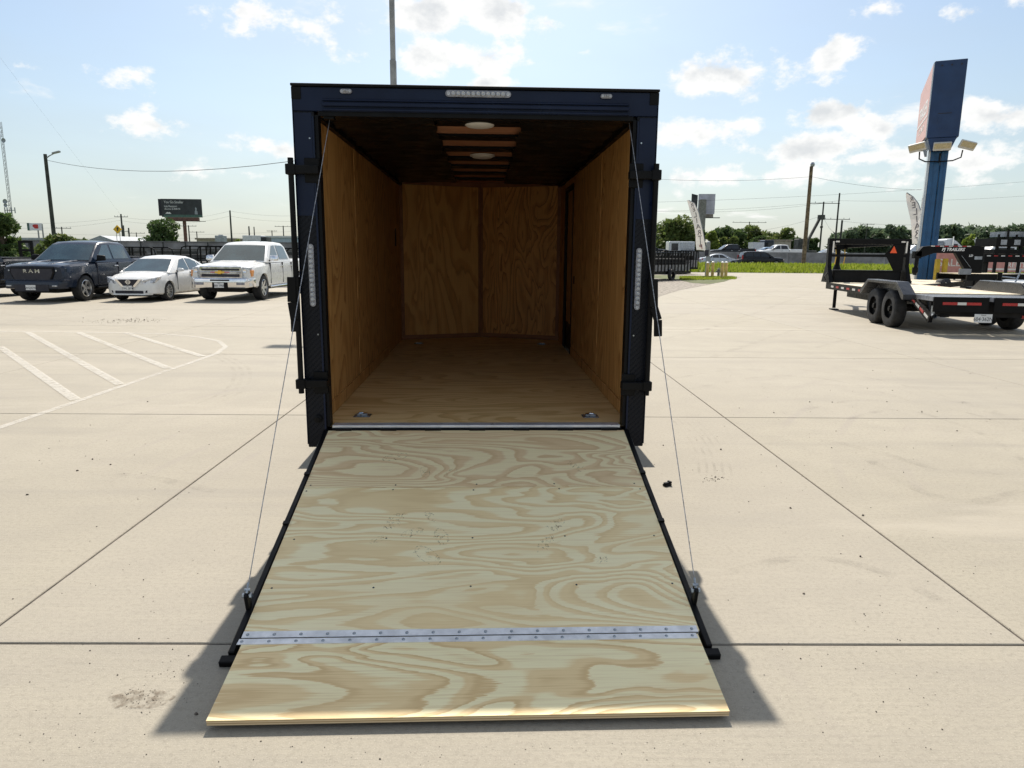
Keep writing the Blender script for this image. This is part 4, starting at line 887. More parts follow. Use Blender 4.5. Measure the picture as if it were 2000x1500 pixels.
# ------------------------------------------------------------------ gooseneck flatbed on the right
def gooseneck(parent, planks=True):
    o = parent; DW, DL, ZD = 1.05, 6.55, .74
    for s in (-1, 1):
        f = MB().beam((s * (DW - .04), 1.0, ZD - .09), (s * (DW - .04), DL, ZD - .09), .08, .17).build('side_rail', 'black_steel', o)
        for k in range(7):
            y = 3.35 + k * .42; MB().box(*sorted((s * (DW + .0005), s * (DW + .004))), y, y + .21, ZD - .12, ZD - .07).build('reflector', 'tape_red' if k % 2 else 'tape_white', f)
        MB().beam((s * .42, .9, ZD - .28), (s * .42, DL, ZD - .28), .10, .22).build('main_beam', 'black_steel', o)
        # drive-over fender
        p = [(.72, ZD - .02), (1.12, ZD + .22), (2.75, ZD + .22), (3.15, ZD - .02), (3.15, ZD - .12), (3.06, ZD - .12), (2.7, ZD + .16), (1.17, ZD + .16), (.80, ZD - .12), (.72, ZD - .12)]
        MB().prism(p, 'x', *sorted((s * (DW + .002), s * 1.29))).build('fender', 'gloss_black', o, bevel=.008)
        MB().prism([(.80, ZD + .002), (1.14, ZD + .205), (2.73, ZD + .205), (3.08, ZD + .002)], 'x', *sorted((s * (DW - .012), s * DW))).build('fender_side', 'gloss_black', o)
        for y in (1.52, 2.40):
            w = link('wheel', gtyre, 'black_rubber', o, (s * 1.13, y, .385)); link('rim', grim, 'black_steel', w, rot=(0, 0, 0 if s > 0 else math.pi))
        # dovetail side beam sloping down at the back, hinges and springs
        d = MB().beam((s * (DW - .03), 1.0, ZD - .06), (s * (DW - .03), .05, .30), .07, .14, (0, 0, 1)).build('dovetail_beam', 'black_steel', o)
        for k in range(4):
            t0, t1 = .1 + k * .22, .28 + k * .22; a = Vector((s * (DW + .007), 1.0, ZD - .06)).lerp(Vector((s * (DW + .007), .05, .30)), t0); b = Vector((s * (DW + .007), 1.0, ZD - .06)).lerp(Vector((s * (DW + .007), .05, .30)), t1)
            MB().beam(a, b, .004, .05).build('reflector', 'tape_red' if k % 2 == 0 else 'tape_white', d)
        MB().prism([(.62, ZD - .03), (.20, ZD - .06), (.14, .42), (.30, .36)], 'x', *sorted((s * .90, s * .93))).build('hinge_gusset', 'gloss_black', o)
        MB().tube([(s * .97, .12, .32), (s * .97, .12, .55)], .035, 8).lathe([(.05, 0), (.05, .12), (.02, .14)], 'y', 8, (s * .97, .02, .36)).build('ramp_latch', 'zinc', o)
        # flip-over ramp section lying level at the back
        r = MB().box(*sorted((s * .035, s * .085)), .06, .98, ZD - .10, ZD - .016).box(*sorted((s * .97, s * 1.02)), .06, .98, ZD - .10, ZD - .016).box(*sorted((s * .50, s * .54)), .06, .98, ZD - .10, ZD - .05).build('flip_ramp', 'grey_paint_sky_sheen', o)  # grey colour paints in the sky reflected by the ramp
        for k in range(11): MB().box(*sorted((s * .086, s * .969)), .06 + k * .087, .06 + k * .087 + .05, ZD - .045, ZD - .018).build('ramp_slat', 'grey_paint_sky_sheen', r)
        e = MB().box(*sorted((s * .045, s * 1.01)), .02, .058, .44, ZD - .02).build('ramp_end', 'black_steel', r, bevel=.006)
        for (a, b_, m_) in ((.18, .44, 'tape_red'), (.44, .60, 'tape_white'), (.60, .86, 'tape_red')): MB().box(*sorted((s * (a + .002), s * (b_ - .002))), .012, .0185, .575, .625).build('reflector', m_, r)
        # lower tail panel and lamps
        MB().box(*sorted((s * .64, s * .80)), .19, .205, .33, .385).build('tail_lamp', 'lamp_red' if s > 0 else 'black_plastic', o)
        # riser of the neck
        MB().prism([(DL - .30, ZD + .001), (DL + .45, ZD + .001), (DL + .16, 1.2), (DL + .16, 1.93), (DL + .02, 1.93), (DL - .02, 1.2)], 'x', *sorted((s * .96, s * 1.06))).build('neck_riser', 'black_steel', o)
        MB().hexa([(s * .90, DL + .05, 1.77), (s * 1.0, DL + .05, 1.77), (s * .16, DL + 2.6, 1.70), (s * .06, DL + 2.6, 1.70), (s * .90, DL + .05, 1.93), (s * 1.0, DL + .05, 1.93), (s * .16, DL + 2.6, 1.86), (s * .06, DL + 2.6, 1.86)]).build('neck_beam', 'black_steel', o)
        MB().box(*sorted((s * .80, s * .90)), DL - .035, DL - .0205, 1.83, 1.87).box(*sorted((s * .93, s * .97)), DL - .035, DL - .0205, 1.55, 1.86).build('reflector', 'tape_white', o)
    for k in range(11):
        w_ = 2 * (DW - .014) / 11; x = -(DW - .014) + w_ * k; MB().box(x + .004, x + w_ - .004, 1.0, DL - .02, ZD - .035, ZD + .003 + random.uniform(-.002, .002)).build('deck_plank', 'plank_new', o)
    MB().box(-.98, .98, .21, .28, .34, ZD - .11).build('tail_panel', 'dark_under', o)
    MB().box(-1.06, 1.06, DL - .02, DL + .18, 1.78, 1.93).build('top_crossbar', 'black_steel', o, bevel=.01)
    MB().box(-.96, .96, DL - .01, DL + .06, 1.44, 1.51).build('mid_crossbar', 'black_steel', o)
    MB().box(-.89, .89, DL + .02, DL + .42, ZD, 1.08).build('tool_box', 'black_steel', o, bevel=.01)
    MB().box(-.85, .85, DL - .005, DL + .015, ZD + .02, 1.02).build('bulkhead', 'black_plastic', o)
    MB().box(-.22, .22, DL + 2.45, DL + 2.8, 1.66, 1.90).tube([(0, DL + 2.62, 1.7), (0, DL + 2.62, 1.0)], .07, 12).lathe([(.11, .95), (.13, 1.05), (.07, 1.2)], 'z', 12, (0, DL + 2.62, 0)).build('coupler', 'black_steel', o)
    for x in (-.12, .14): MB().tube([(x, DL + 2.5, 1.68), (x + .02, DL + 2.45, 1.45), (x, DL + 2.48, 1.2)], .014, 6).build('safety_chain', 'gold', o)
    MB().prism([(-.09, 1.53), (.09, 1.53), (0, 1.72)], 'y', DL - .04, DL - .021).build('warning_triangle', 'orange_tri', o, loc=(.62, 0, .02))
    MB().prism([(.34, 1.44), (.9, 1.44), (.9, 1.78), (.62, 1.78)], 'y', DL - .0175, DL - .012).build('gusset_plate', 'black_steel', o)
    MB().prism([(.66, 1.08), (.9, 1.08), (.9, 1.44), (.46, 1.44)], 'y', DL - .0172, DL - .012).build('gusset_plate', 'black_steel', o)
    MB().tube([(-.86, DL - .25, ZD - .1), (-.86, DL - .25, .05)], .045, 12).box(-.96, -.76, DL - .35, DL - .15, .0, .03).build('landing_jack', 'black_steel', o)
    MB().tube([(-1.0, DL + .02, 1.02), (-1.08, DL - .05, .98), (-1.15, DL - .12, .9), (-1.1, DL - .1, .8)], .012, 6).build('hose', 'black_rubber', o, smooth=True)
    for y in (1.52, 2.40): MB().tube([(-1.1, y, .385), (1.1, y, .385)], .05, 10).build('axle', 'dark_under', o)
    return o
gtyre = MB().lathe([(.215, -.115), (.33, -.12), (.365, -.11), (.382, -.085), (.386, 0), (.382, .085), (.365, .11), (.33, .12), (.215, .115)], 'x', 32).mesh('tyre', smooth=True)
q = MB().lathe([(.225, .11), (.21, .115), (.205, .05), (.17, .035), (.12, .03), (.11, .06), (.06, .065), (.05, .11), (0, .11)], 'x', 24)
for k in range(8): a = k * math.pi / 4; q.lathe([(.014, .035), (.014, .06), (0, .06)], 'x', 6, (0, .085 * math.cos(a), .085 * math.sin(a)))
grim = q.mesh('rim', smooth=True)
GY, GS = R(-7.5), 1.13
gx, gy = 10.36 - 1.96 * GS * math.sin(R(7.5)), 16.95 - 1.96 * GS * math.cos(R(7.5))
G1 = gooseneck(thing('gooseneck_trailer', 'black gooseneck flatbed with plank deck and Texas plate, nearest on the right', 'trailer', (gx, gy, 0), GY, scale=GS))
plate(G1, '604·362N', (-.13, .0, .335), w=.31, h=.16)
# second gooseneck standing broadside behind it
G2 = thing('gooseneck_trailer', 'black gooseneck trailer seen broadside with white lettering on its neck', 'trailer', (20.2, 30.2, 0), 0)
P0, P1 = aty(1786, 489, 30.2), aty(1921, 480, 30.2)
x0, x1 = P0.x - 20.2, P1.x - 20.2
zt = P1.z
nk = MB().prism([(x0, zt - .42), (x0 + .3, zt - .06), (x0 + .75, zt), (x1 - .25, zt), (x1, zt - .07), (x1, .98), (x1 - .62, .98), (x1 - 1.2, zt - .32), (x0 + .8, zt - .32), (x0 + .3, zt - .5)], 'y', -.1, .1).build('neck', 'black_steel', G2, bevel=.01)
text('neck_lettering', 'PJ TRAILERS', .175, 'sign_white', nk, ((x0 + x1) / 2 + .12, -.104, zt - .17), (R(90), 0, 0), depth=.003, shear=.25, bold=.006, sx=1.05)
text('neck_badge', 'LD', .13, 'sign_white', nk, (x1 - .55, -.104, zt - .42), (R(90), 0, 0), depth=.003, shear=.25, bold=.004)
for k in range(9):
    xx = x0 + .62 + k * .19; MB().box(xx, xx + .17, -.106, -.1005, zt - .05, zt - .012).build('reflector', 'tape_red' if k % 2 else 'tape_white', nk)
MB().box(x1 - .38, x1 - .06, -.106, -.1005, 1.55, 1.68).build('safety_decal', 'container_grey', nk)
MB().beam((x1 - .95, -.11, zt - .42), (x1 - .52, -.11, 1.22), .012, .04, (0, 1, 0)).build('brace_rod', 'zinc', nk)
MB().box(x1 - 1.0, x1 - .5, -.2, -.102, .92, 1.16).build('manual_box', 'grey_paint_sky_sheen', G2, bevel=.01)
MB().tube([(x0 + .15, 0, zt - .4), (x0 + .12, 0, zt - 1.25)], .075, 12).box(x0 - .03, x0 + .27, -.1, .1, zt - .55, zt - .25).lathe([(.06, .9), (.12, 1.0), (.12, 1.2)], 'z', 12, (x0 + .12, 0, 0)).build('coupler', 'black_steel', G2)
MB().box(x1 - .6, x1 + 7.5, -.12, -.02, .66, .95).box(x1 - .6, x1 + 7.5, 2.0, 2.1, .66, .95).build('side_rail', 'black_steel', G2)
MB().tube([(x1 - .2, .0, .7), (x1 - .2, .0, .03)], .05, 10).box(x1 - .33, x1 - .07, -.12, .12, 0, .03).tube([(x1 - .2, 1.9, .7), (x1 - .2, 1.9, .03)], .05, 10).box(x1 - .33, x1 - .07, 1.8, 2.04, 0, .03).build('landing_jack', 'black_steel', G2)
for k in range(10): MB().box(x1 - .55, x1 + 7.4, -.015 + k * .2, .175 + k * .2, .915, .952 + (k % 3) * .002).build('deck_plank', 'plank_new', G2)
for y_ in (-.22, 2.2):
    for xx in (x1 + 4.2, x1 + 5.1): w = link('wheel', gtyre, 'black_rubber', G2, (xx, y_, .386), (0, 0, R(90))); link('rim', grim, 'black_steel', w)
# low flatbed between the two, its pale deck showing
A = at(1798, 556, .62); B_ = at(1930, 545, .62); d = (B_ - A); ang = math.atan2(d.y, d.x)
G3 = thing('flatbed_trailer', 'low flatbed trailer with pale plank deck in front of the blue sign column', 'trailer', (A.x, A.y, 0), ang)
for k in range(9): MB().box(0, 6.2, .01 + k * .22, .215 + k * .22, .59, .625 + (k % 3) * .002).build('deck_plank', 'plank_new', G3)
fr = MB().box(0, 6.2, -.06, 0, .42, .60).box(0, 6.2, 2.0, 2.06, .42, .60).box(-.06, 0, -.06, 2.06, .42, .60).build('frame', 'black_steel', G3)
for k, xx in enumerate((1.0, 1.35, 1.7, 2.05)): MB().box(xx, xx + .28, -.066, -.0605, .48, .55).build('reflector', 'tape_white' if k % 2 == 0 else 'tape_red', fr)
for y_ in (.1, 1.9):
    for xx in (3.0, 3.85): w = link('wheel', gtyre, 'black_rubber', G3, (xx, y_ * 1.0, .386), (0, 0, R(90)))
MB().box(-.3, -.061, .8, 1.2, .45, .56).box(-.1, -.02, .3, .34, .6, .75).box(-.1, -.02, .9, .94, .6, .78).build('tail_bracket', 'zinc', G3)
# tongue jack with crank of a third trailer at the right edge
P = at(1955, 600); jx_ = aty(1950, 560, 20.5)
TJ = thing('bumper_pull_trailer', 'black trailer tongue with crank jacks at the right edge behind the nearest deck', 'trailer', (jx_.x, 20.5, 0), R(20))
MB().tube([(0, 0, .05), (0, 0, 1.22)], .06, 12).lathe([(.085, .72), (.085, 1.0), (.06, 1.0)], 'z', 12).box(-.12, .12, -.12, .12, 0, .05).build('jack_post', 'black_steel', TJ, smooth=True, ang=30)
MB().tube([(-.5, .1, .05), (-.5, .1, 1.0)], .075, 12).box(-.6, -.4, 0, .2, 0, .05).build('jack_post', 'black_steel', TJ, smooth=True, ang=30)
MB().tube([(.02, -.05, .88), (.4, -.1, .70), (.62, -.12, 1.15), (.64, -.14, 1.32)], .022, 8).tube([(0, -.06, 1.1), (.5, -.1, 1.06)], .02, 8).build('crank_handle', 'zinc', TJ)
MB().beam((-.9, .25, .72), (1.9, .5, .78), .12, .16).beam((-.9, -.2, .72), (1.9, -.5, .78), .12, .16).build('tongue_beam', 'black_steel', TJ)
MB().box(1.6, 4.6, -.9, 1.0, .62, .86).build('frame', 'black_steel', TJ)
MB().hexa([(.7, -.75, .83), (1.7, -.9, .83), (1.7, 1.0, .83), (.7, .8, .83), (.9, -.7, .95), (1.7, -.9, .98), (1.7, 1.0, .98), (.9, .75, .95)]).build('tongue_box', 'grey_paint_sky_sheen', TJ)
for y_ in (-1.05, 1.15): link('wheel', gtyre, 'black_rubber', TJ, (3.2, y_, .386), (0, 0, R(90)))
sb = at(1805, 654); sb2 = at(2010, 656)
tag(MB().beam(sb + Vector((0, 0, .012)), sb2 + Vector((0, 0, .012)), .04, .022).build('wood_strip', 'plank_new'), 'thin pale wooden strip lying on the concrete behind the gooseneck', 'wood strip')
# ------------------------------------------------------------------ trees and bushes
def tree(name, label, base, h, w, leaf='leaf_mid', n=900, ls=.38, group=None, seed=1, trunk=.25, low=.25, depth=None):
    rn = random.Random(seed); o = thing(name, label, 'tree' if h > 3.2 else 'bush', base, 0, group)
    t = MB(); t.tube([(0, 0, -.2), (rn.uniform(-.1, .1), 0, h * .3), (rn.uniform(-.3, .3) * w * .2, rn.uniform(-.1, .1), h * .75)], trunk, 8, trunk * .3)
    lobes = []
    for k in range(max(9, int(w * 2.4) + 8)):
        a = rn.uniform(0, 6.28); rr = rn.uniform(.1, .72) * w / 2; z = h * rn.uniform(low + .10, .84); r = rn.uniform(.20, .36) * min(w, h * .9) * (1.05 - .35 * z / h)
        lobes.append(Vector((rr * math.cos(a), rr * math.sin(a), z)))
        lobes[-1] = (lobes[-1], r); t.tube([(0, 0, h * .28), (rr * math.cos(a) * .5, rr * math.sin(a) * .5, (h * .28 + z) / 2 + .1), tuple(lobes[-1][0])], trunk * .35, 5, trunk * .08)
    t.build('trunk', 'bark', o, smooth=True)
    b = MB()
    for k in range(n):
        c, r = rn.choice(lobes); d = Vector((rn.gauss(0, 1), rn.gauss(0, 1), rn.gauss(0, 1))).normalized() * (r * rn.uniform(.45, 1.08) ** .6)
        p = c + Vector((d.x, d.y, d.z * .8))
        if p.z < h * low * .5: continue
        s = ls * rn.uniform(.5, 1.3); q = Vector((rn.gauss(0, 1), rn.gauss(0, 1), rn.gauss(0, 1))).normalized(); e = q.orthogonal().normalized(); f = q.cross(e)
        a = rn.uniform(0, 6.28); e, f = e * math.cos(a) + f * math.sin(a), f * math.cos(a) - e * math.sin(a)
        b.add([p - e * s, p - f * s * .45 + q * s * .15, p + e * s, p + f * s * .45 - q * s * .12], [(0, 1, 2), (0, 2, 3)])
    b.build('crown', leaf, o); return o
def tree_px(name, label, u, vtop, vbase, wpx, Y, **k):
    """tree whose crown top and width are read off the photo; it stands at depth Y"""
    p = aty(u, vtop, Y); zb = k.pop('zb', 0.); return tree(name, label, (p.x, Y, zb), p.z - zb, wpx * Y / F_PX, **k)
tree_px('roadside_tree', 'dark tree at the left edge of the photo behind the pickups', -8, 408, 500, 75, 38, leaf='leaf_dark', n=3200, ls=.17, seed=3, low=.15)
tree_px('roadside_bush', 'broad green bush behind the slate-blue pickup under the lamp pole', 118, 455, 500, 95, 44, leaf='leaf_mid', n=4200, ls=.17, seed=5, low=.02, trunk=.08)
tree_px('roadside_bush', 'small light bush right of the broad one below the lamp pole', 166, 456, 480, 22, 46, leaf='leaf_mid', n=420, ls=.16, seed=6, low=.3, trunk=.06)
tree_px('roadside_bush', 'low dark bush left of the standing ramp gate', 35, 468, 505, 45, 40, leaf='leaf_dark', n=700, ls=.2, seed=8, low=.02, trunk=.06)
tree_px('oak_tree', 'round dark green oak left of the billboard pole', 310, 427, 480, 92, 150, leaf='leaf_dark', n=5200, ls=.42, seed=9, low=.05, zb=0)
tree_px('far_bush', 'small yellow-green tree behind the white pickup roof', 465, 464, 480, 18, 140, leaf='leaf_lime', n=260, ls=.4, seed=10, low=.1)
for k, (u, v, w, Y, lf, lb) in enumerate((
    (1318, 419, 92, 120, 'leaf_mid', 'large tree beyond the highway just right of the cargo trailer'),
    (1268, 428, 60, 124, 'leaf_dark', 'tree half hidden behind the right post of the cargo trailer'),
    (1362, 446, 40, 122, 'leaf_dark', 'dark tree behind the base of the pale billboard'),
    (1391, 444, 26, 112, 'leaf_lime', 'vine-covered lime green tree right of the feather flag'),
    (1413, 436, 48, 120, 'leaf_dark', 'tall dark tree right of the vine-covered one'),
    (1440, 443, 46, 118, 'leaf_dark', 'dark tree left of the small T-shaped pole'),
    (1461, 448, 36, 126, 'leaf_mid', 'tree directly behind the small T-shaped pole'),
    (1492, 437, 62, 124, 'leaf_mid', 'rounded tree above the white pickup on the highway'),
    (1537, 441, 56, 122, 'leaf_mid', 'rounded tree left of the tall wooden pole'),
    (1560, 462, 40, 116, 'leaf_dark', 'low tree at the foot of the tall wooden pole'),
    (1428, 456, 40, 115, 'leaf_mid', 'low tree between the two dark trees right of the flag'),
    (1477, 456, 40, 121, 'leaf_dark', 'low tree left of the rounded tree above the white pickup'),
    (1515, 450, 44, 127, 'leaf_dark', 'dark tree between the two rounded highway trees'),
    (1340, 440, 50, 126, 'leaf_dark', 'dark tree filling in behind the livestock trailer'),
    (1590, 459, 30, 118, 'leaf_dark', 'low bushy tree right of the tall wooden pole'))):
    tree_px('highway_tree', lb, u, v, 490, w, Y, leaf=lf, n=int(2200 + w * 60), ls=.36, seed=30 + k, low=.05, zb=0, group='trees beyond the highway')
rt = random.Random(77)
for k in range(46):
    u = 1636 + k * 8.6 + rt.uniform(-5, 5); top = {0: 462, 1: 458}.get(k, 447 if k < 8 else 440) + rt.uniform(-8, 9) + (8 if 8 <= k < 13 else 0)
    if 1660 < u < 1720: top = 440 + rt.uniform(-3, 6)
    if u > 1900: top = 436 + rt.uniform(-5, 6)
    tree_px('far_tree', 'haze-tinted green tree in the long tree line on the right horizon', u, top, 490, rt.uniform(36, 58), rt.uniform(215, 270), leaf='leaf_far', n=1300, ls=1.0, seed=100 + k, low=.0, trunk=.4, group='far tree line on the right')
tree_px('far_tree', 'yellow-green tree in front of the far tree line above the black neck', 1898, 452, 490, 26, 190, leaf='leaf_lime', n=420, ls=.7, seed=200, low=.05)
# ------------------------------------------------------------------ highway: barriers, vehicles
def barrier(name, label, x0, x1, y, zb, zt, w=.45, seg=6.1):
    o = thing(name, label, 'barrier', ((x0 + x1) / 2, y, zb)); n = int((x1 - x0) / seg); L_ = (x1 - x0) / n
    me = MB().prism([(-w / 2, 0), (w / 2, 0), (w * .28, (zt - zb) * .35), (w * .2, zt - zb), (-w * .2, zt - zb), (-w * .28, (zt - zb) * .35)], 'x', -L_ / 2 + .02, L_ / 2 - .02).mesh('barrier_panel')
    for k in range(n): link('barrier_panel', me, 'barrier', o, (x0 + (k + .5) * L_ - (x0 + x1) / 2, 0, 0))
    return o
barrier('highway_barrier', 'long grey concrete barrier along the raised highway', 4, 190, 90.6, .25, 2.05)
barrier('median_barrier', 'low concrete kerb wall at the edge of the service road', 4, 120, 82.2, .25, .62, .3)
# on the left the raised road is higher and carries a railing
rl = thing('overpass_wall', 'grey overpass wall with railing behind the parked vehicles', 'wall', (-40, 96, 0))
MB().box(-90, 43.5, -.3, .3, 2.1, 2.85).build('parapet', 'barrier', rl)
MB().box(-90, 43.5, -.2, .2, .0, 2.095).build('wall_face', 'concrete_grey', rl)
MB().box(-90, 43.5, -.42, -.305, 1.85, 2.08).build('ledge', 'barrier', rl)
for k in range(44): MB().box(-88 + k * 3, -87.88 + k * 3, -.50, -.43, 1.9, 2.75).build('rail_post', 'dark_pole', rl)
MB().box(-90, 43.5, -.50, -.44, 2.72, 2.78).build('top_rail', 'dark_pole', rl)
for k in range(6): MB().box(-22 + k * 7, -16.4 + k * 7, -.26, -.205, .4, 1.55).build('wall_opening', 'glass_dark', rl)
hv = R(90)   # facing left (-x): front at -x
def at_side(u, v, Y): return aty(u, v, Y)
def side_place(fn, name, label, u0, Y, z, face, *a, **k):
    p = aty(u0, 500, Y); o = fn(name, label, (p.x, Y, z), R(-90) if face == 'l' else R(90), *a, **k); return o
pk = dict(detail=False, glassm='glass_dark')
side_place(pickup, 'highway_pickup', 'white crew-cab pickup driving on the raised highway', 1479, 93.3, 1.15, 'l', 'white_paint', 'plain', **pk)
side_place(pickup, 'highway_pickup', 'black pickup on the raised highway right of the feather flag', 1384, 93.6, 1.15, 'l', 'dark_paint', 'plain', **pk)
side_place(pickup, 'highway_pickup', 'dark pickup on the highway just right of the cargo trailer', 1303, 94.0, 1.15, 'r', 'dark_paint', 'plain', **pk)
side_place(sedan, 'highway_car', 'small white car behind the tall wooden pole on the highway', 1586, 98, 1.15, 'l', 'white_paint', glassm='glass', detail=False)
side_place(sedan, 'highway_car', 'light blue car just ahead of the white highway pickup', 1463, 99, 1.3, 'l', 'blue_paint', glassm='glass_dark', detail=False)
side_place(sedan, 'service_road_car', 'silver-white sedan on the service road left of the black suv', 1442, 85.6, .32, 'r', 'silver_paint', glassm='glass_dark', detail=False)
side_place(suv, 'service_road_suv', 'black suv on the service road behind the tall grass', 1527, 84.0, .32, 'r', 'dark_paint')
# livestock trailer, moving boxes behind
p = aty(1306, 490, 96); lt = thing('stock_trailer', 'silver livestock trailer on the highway left of the feather flag', 'trailer', (p.x, 96, 1.15))
MB().box(0, 3.5, 0, 2, .45, 2.25).build('box_body', 'silver_paint', lt, bevel=.08, seg=2)
MB().box(.35, 1.25, -.03, -.002, 1.05, 2.0).build('window', 'glass_dark', lt)
for k in range(5): MB().box(1.5, 3.3, -.03, -.002, .75 + k * .28, .85 + k * .28).build('slat', 'container_grey', lt)
MB().box(.9, 1.5, -.04, .3, .1, .45).build('fender', 'black_steel', lt)
p = aty(1470, 490, 108); bx = thing('box_truck', 'white and blue box truck parked behind the highway', 'truck', (p.x, 108, 1.0))
MB().box(0, 1.7, 0, 2.2, .5, 2.6).build('box_body', 'wall_white', bx); MB().box(1.72, 3.2, 0, 2.2, .4, 2.9).build('cab', 'navy_paint', bx, bevel=.1); MB().box(1.9, 2.9, -.02, .0, 1.7, 2.5).build('window', 'glass_dark', bx)
for x in (.8, 2.6): link('wheel', gtyre, 'black_rubber', bx, (x, .1, .39), (0, 0, R(90)))
p = aty(1499, 490, 112); sh = thing('tan_shed', 'small tan building between the highway trees', 'building', (p.x, 112, 0))
MB().box(0, 3.6, 0, 4, 0, 3.9).build('wall', 'wall_tan', sh); MB().box(-.2, 3.8, -.2, 4.2, 3.9, 4.1).build('roof', 'roof_tan', sh)
# ------------------------------------------------------------------ poles and wires
def pole(name, label, u, vtop, vb, Y, r, m='wood_pole', arm=None, zb=0, lean=0., group=None, extra=None):
    a = aty(u, vtop, Y); o = thing(name, label, 'pole', (a.x, Y, zb), 0, group)
    MB().tube([(0, 0, -.2), (lean, 0, a.z - zb)], r * 1.15, 10, r * .85).build('shaft', m, o, smooth=True)
    for z, w in arm or ():
        c = MB().box(-w / 2, w / 2, -.06, .06, a.z - zb - z - .05, a.z - zb - z + .05).build('crossarm', m, o)
        for k in (-1, -.55, .55, 1): MB().tube([(k * w * .47, 0, a.z - zb - z + .07), (k * w * .47, 0, a.z - zb - z + .28)], .045, 6).build('insulator', 'container_grey', c)
    return o, a
lp, la = pole('lamp_pole', 'tall dark pole with a street lamp above the bushes on the left', 88, 301, 465, 50, .13, 'dark_pole')
arm = MB().tube([(0, 0, la.z - .3), (.35, -.1, la.z - .12), (.75, -.2, la.z + .02)], .035, 8).build('lamp_arm', 'grey_pole', lp)
MB().hexa([(.65, -.3, la.z - .02), (1.15, -.32, la.z + .1), (1.15, -.1, la.z + .1), (.65, -.12, la.z - .02), (.65, -.3, la.z + .08), (1.15, -.32, la.z + .2), (1.15, -.1, la.z + .2), (.65, -.12, la.z + .08)]).build('lamp_head', 'grey_pole', arm)
lp2, _ = pole('light_mast', 'slim pale grey mast rising behind the cargo trailer roof', 766.5, 60, 0, 22, .075, 'grey_pole')
p = aty(766.5, 60, 22)
lp2.children[0].data = MB().box(-.085, .085, -.085, .085, 0, 7.2).box(-.07, .07, -.07, .07, 7.2, 11.4).mesh('shaft', bevel=.008); lp2.children[0].data.materials.append(MATS['grey_pole'])
for z in (5.15, 5.65, 6.05): MB().box(-.012, .03, -.092, -.0855, z, z + .16).build('hand_hole', 'dark_pole', lp2)
MB().box(-.9, .9, -.05, .05, 11.4, 11.5).build('lamp_arm', 'grey_pole', lp2)
for s in (-1, 1): MB().box(s * .9 - .25, s * .9 + .25, -.2, .2, 11.3, 11.45).build('lamp_head', 'grey_pole', lp2, bevel=.03)
big, ba = pole('utility_pole', 'tall thick wooden pole beyond the grass bank', 1585, 325, 515, 84, .22, 'wood_pole', zb=.4)
MB().lathe([(.22, 0), (.25, .25), (.15, .45), (0, .45)], 'z', 10).build('pole_cap', 'zinc', big, loc=(.1, 0, ba.z - .4))
big.children[0].rotation_euler = (0, R(1.2), 0)
for lb, u, v, Y, r, m, armt in (('utility pole with a single crossarm right of the tall wooden one', 1609, 394, 120, .2, 'dark_pole', [(.25, 5.4)]),
                                ('slender utility pole with insulators below its top, behind the gooseneck', 1640, 377, 130, .22, 'dark_pole', [(4.6, 4.6)]),
                                ('short thick pole stub beside the slender utility pole', 1645, 430, 118, .25, 'dark_pole', None),
                                ('faint T-shaped pole above the trees over the white pickup', 1464, 433, 190, .2, 'dark_pole', [(.2, 9.)]),
                                ('tiny T-shaped pole above the right tree line', 1694, 437, 200, .2, 'dark_pole', [(.2, 4.)]),
                                ('utility pole left of the billboard beside the yellow sign', 236, 418, 160, .28, 'dark_pole', [(.6, 3.)]),
                                ('thin pole just right of the yellow diamond sign', 241, 440, 175, .22, 'dark_pole', [(1.5, 2.)]),
                                ('short thin pole between yellow sign and oak', 251, 445, 165, .26, 'dark_pole', None),
                                ('small T-shaped pole at the left foot of the oak', 266, 454, 185, .18, 'dark_pole', [(.2, 4.5)]),
                                ('T-shaped pole right of the billboard column', 368, 440, 180, .22, 'dark_pole', [(.2, 4.)]),
                                ('small T-shaped pole between billboard and tall thin pole', 384, 452, 210, .22, 'dark_pole', [(.2, 4.5)]),
                                ('tall thin wooden pole above the white pickup hood', 449, 411, 150, .26, 'dark_pole', None),
                                ('short pole above the white pickup roof, left one of a pair', 486, 442, 170, .26, 'dark_pole', None),
                                ('short pole above the white pickup roof, right one of a pair', 496, 443, 172, .2, 'dark_pole', None),
                                ('small pole with transformer above the blue-white building', 531, 450, 210, .22, 'dark_pole', [(.2, 3.)]),
                                ('T-shaped pole just left of the lock bar of the trailer', 553, 441, 190, .22, 'dark_pole', [(.2, 4.5)]),
                                ('small pole with transformer right of the lamp pole', 120, 443, 150, .2, 'dark_pole', [(.3, 4.)]),
                                ('thin short pole among the bushes under the lamp', 110, 455, 150, .2, 'dark_pole', None)):
    pole('utility_pole', lb, u, v, 470, Y, r * .68, m, armt)
def wire(pts, Y0, Y1, label, sag=0., r=.022, n=14):
    (u0, v0), (u1, v1) = pts; a = aty(u0, v0, Y0); b = aty(u1, v1, Y1)
    q = [a.lerp(b, i / n) - Vector((0, 0, sag * 4 * (i / n) * (1 - i / n))) for i in range(n + 1)]
    tag(MB().tube(q, r, 4).build('power_line', 'wire'), label, 'wire', 'power lines')
wire([(92, 313), (1002, 232)], 50, 22.5, 'thin wire running from the lamp pole to behind the cargo trailer', 1.1, .012)
wire([(-40, 60), (240, 425)], 90, 160, 'faint slanting guy wire across the left sky', 0, .006)
WL = 'thin dark power line strung across the horizon'
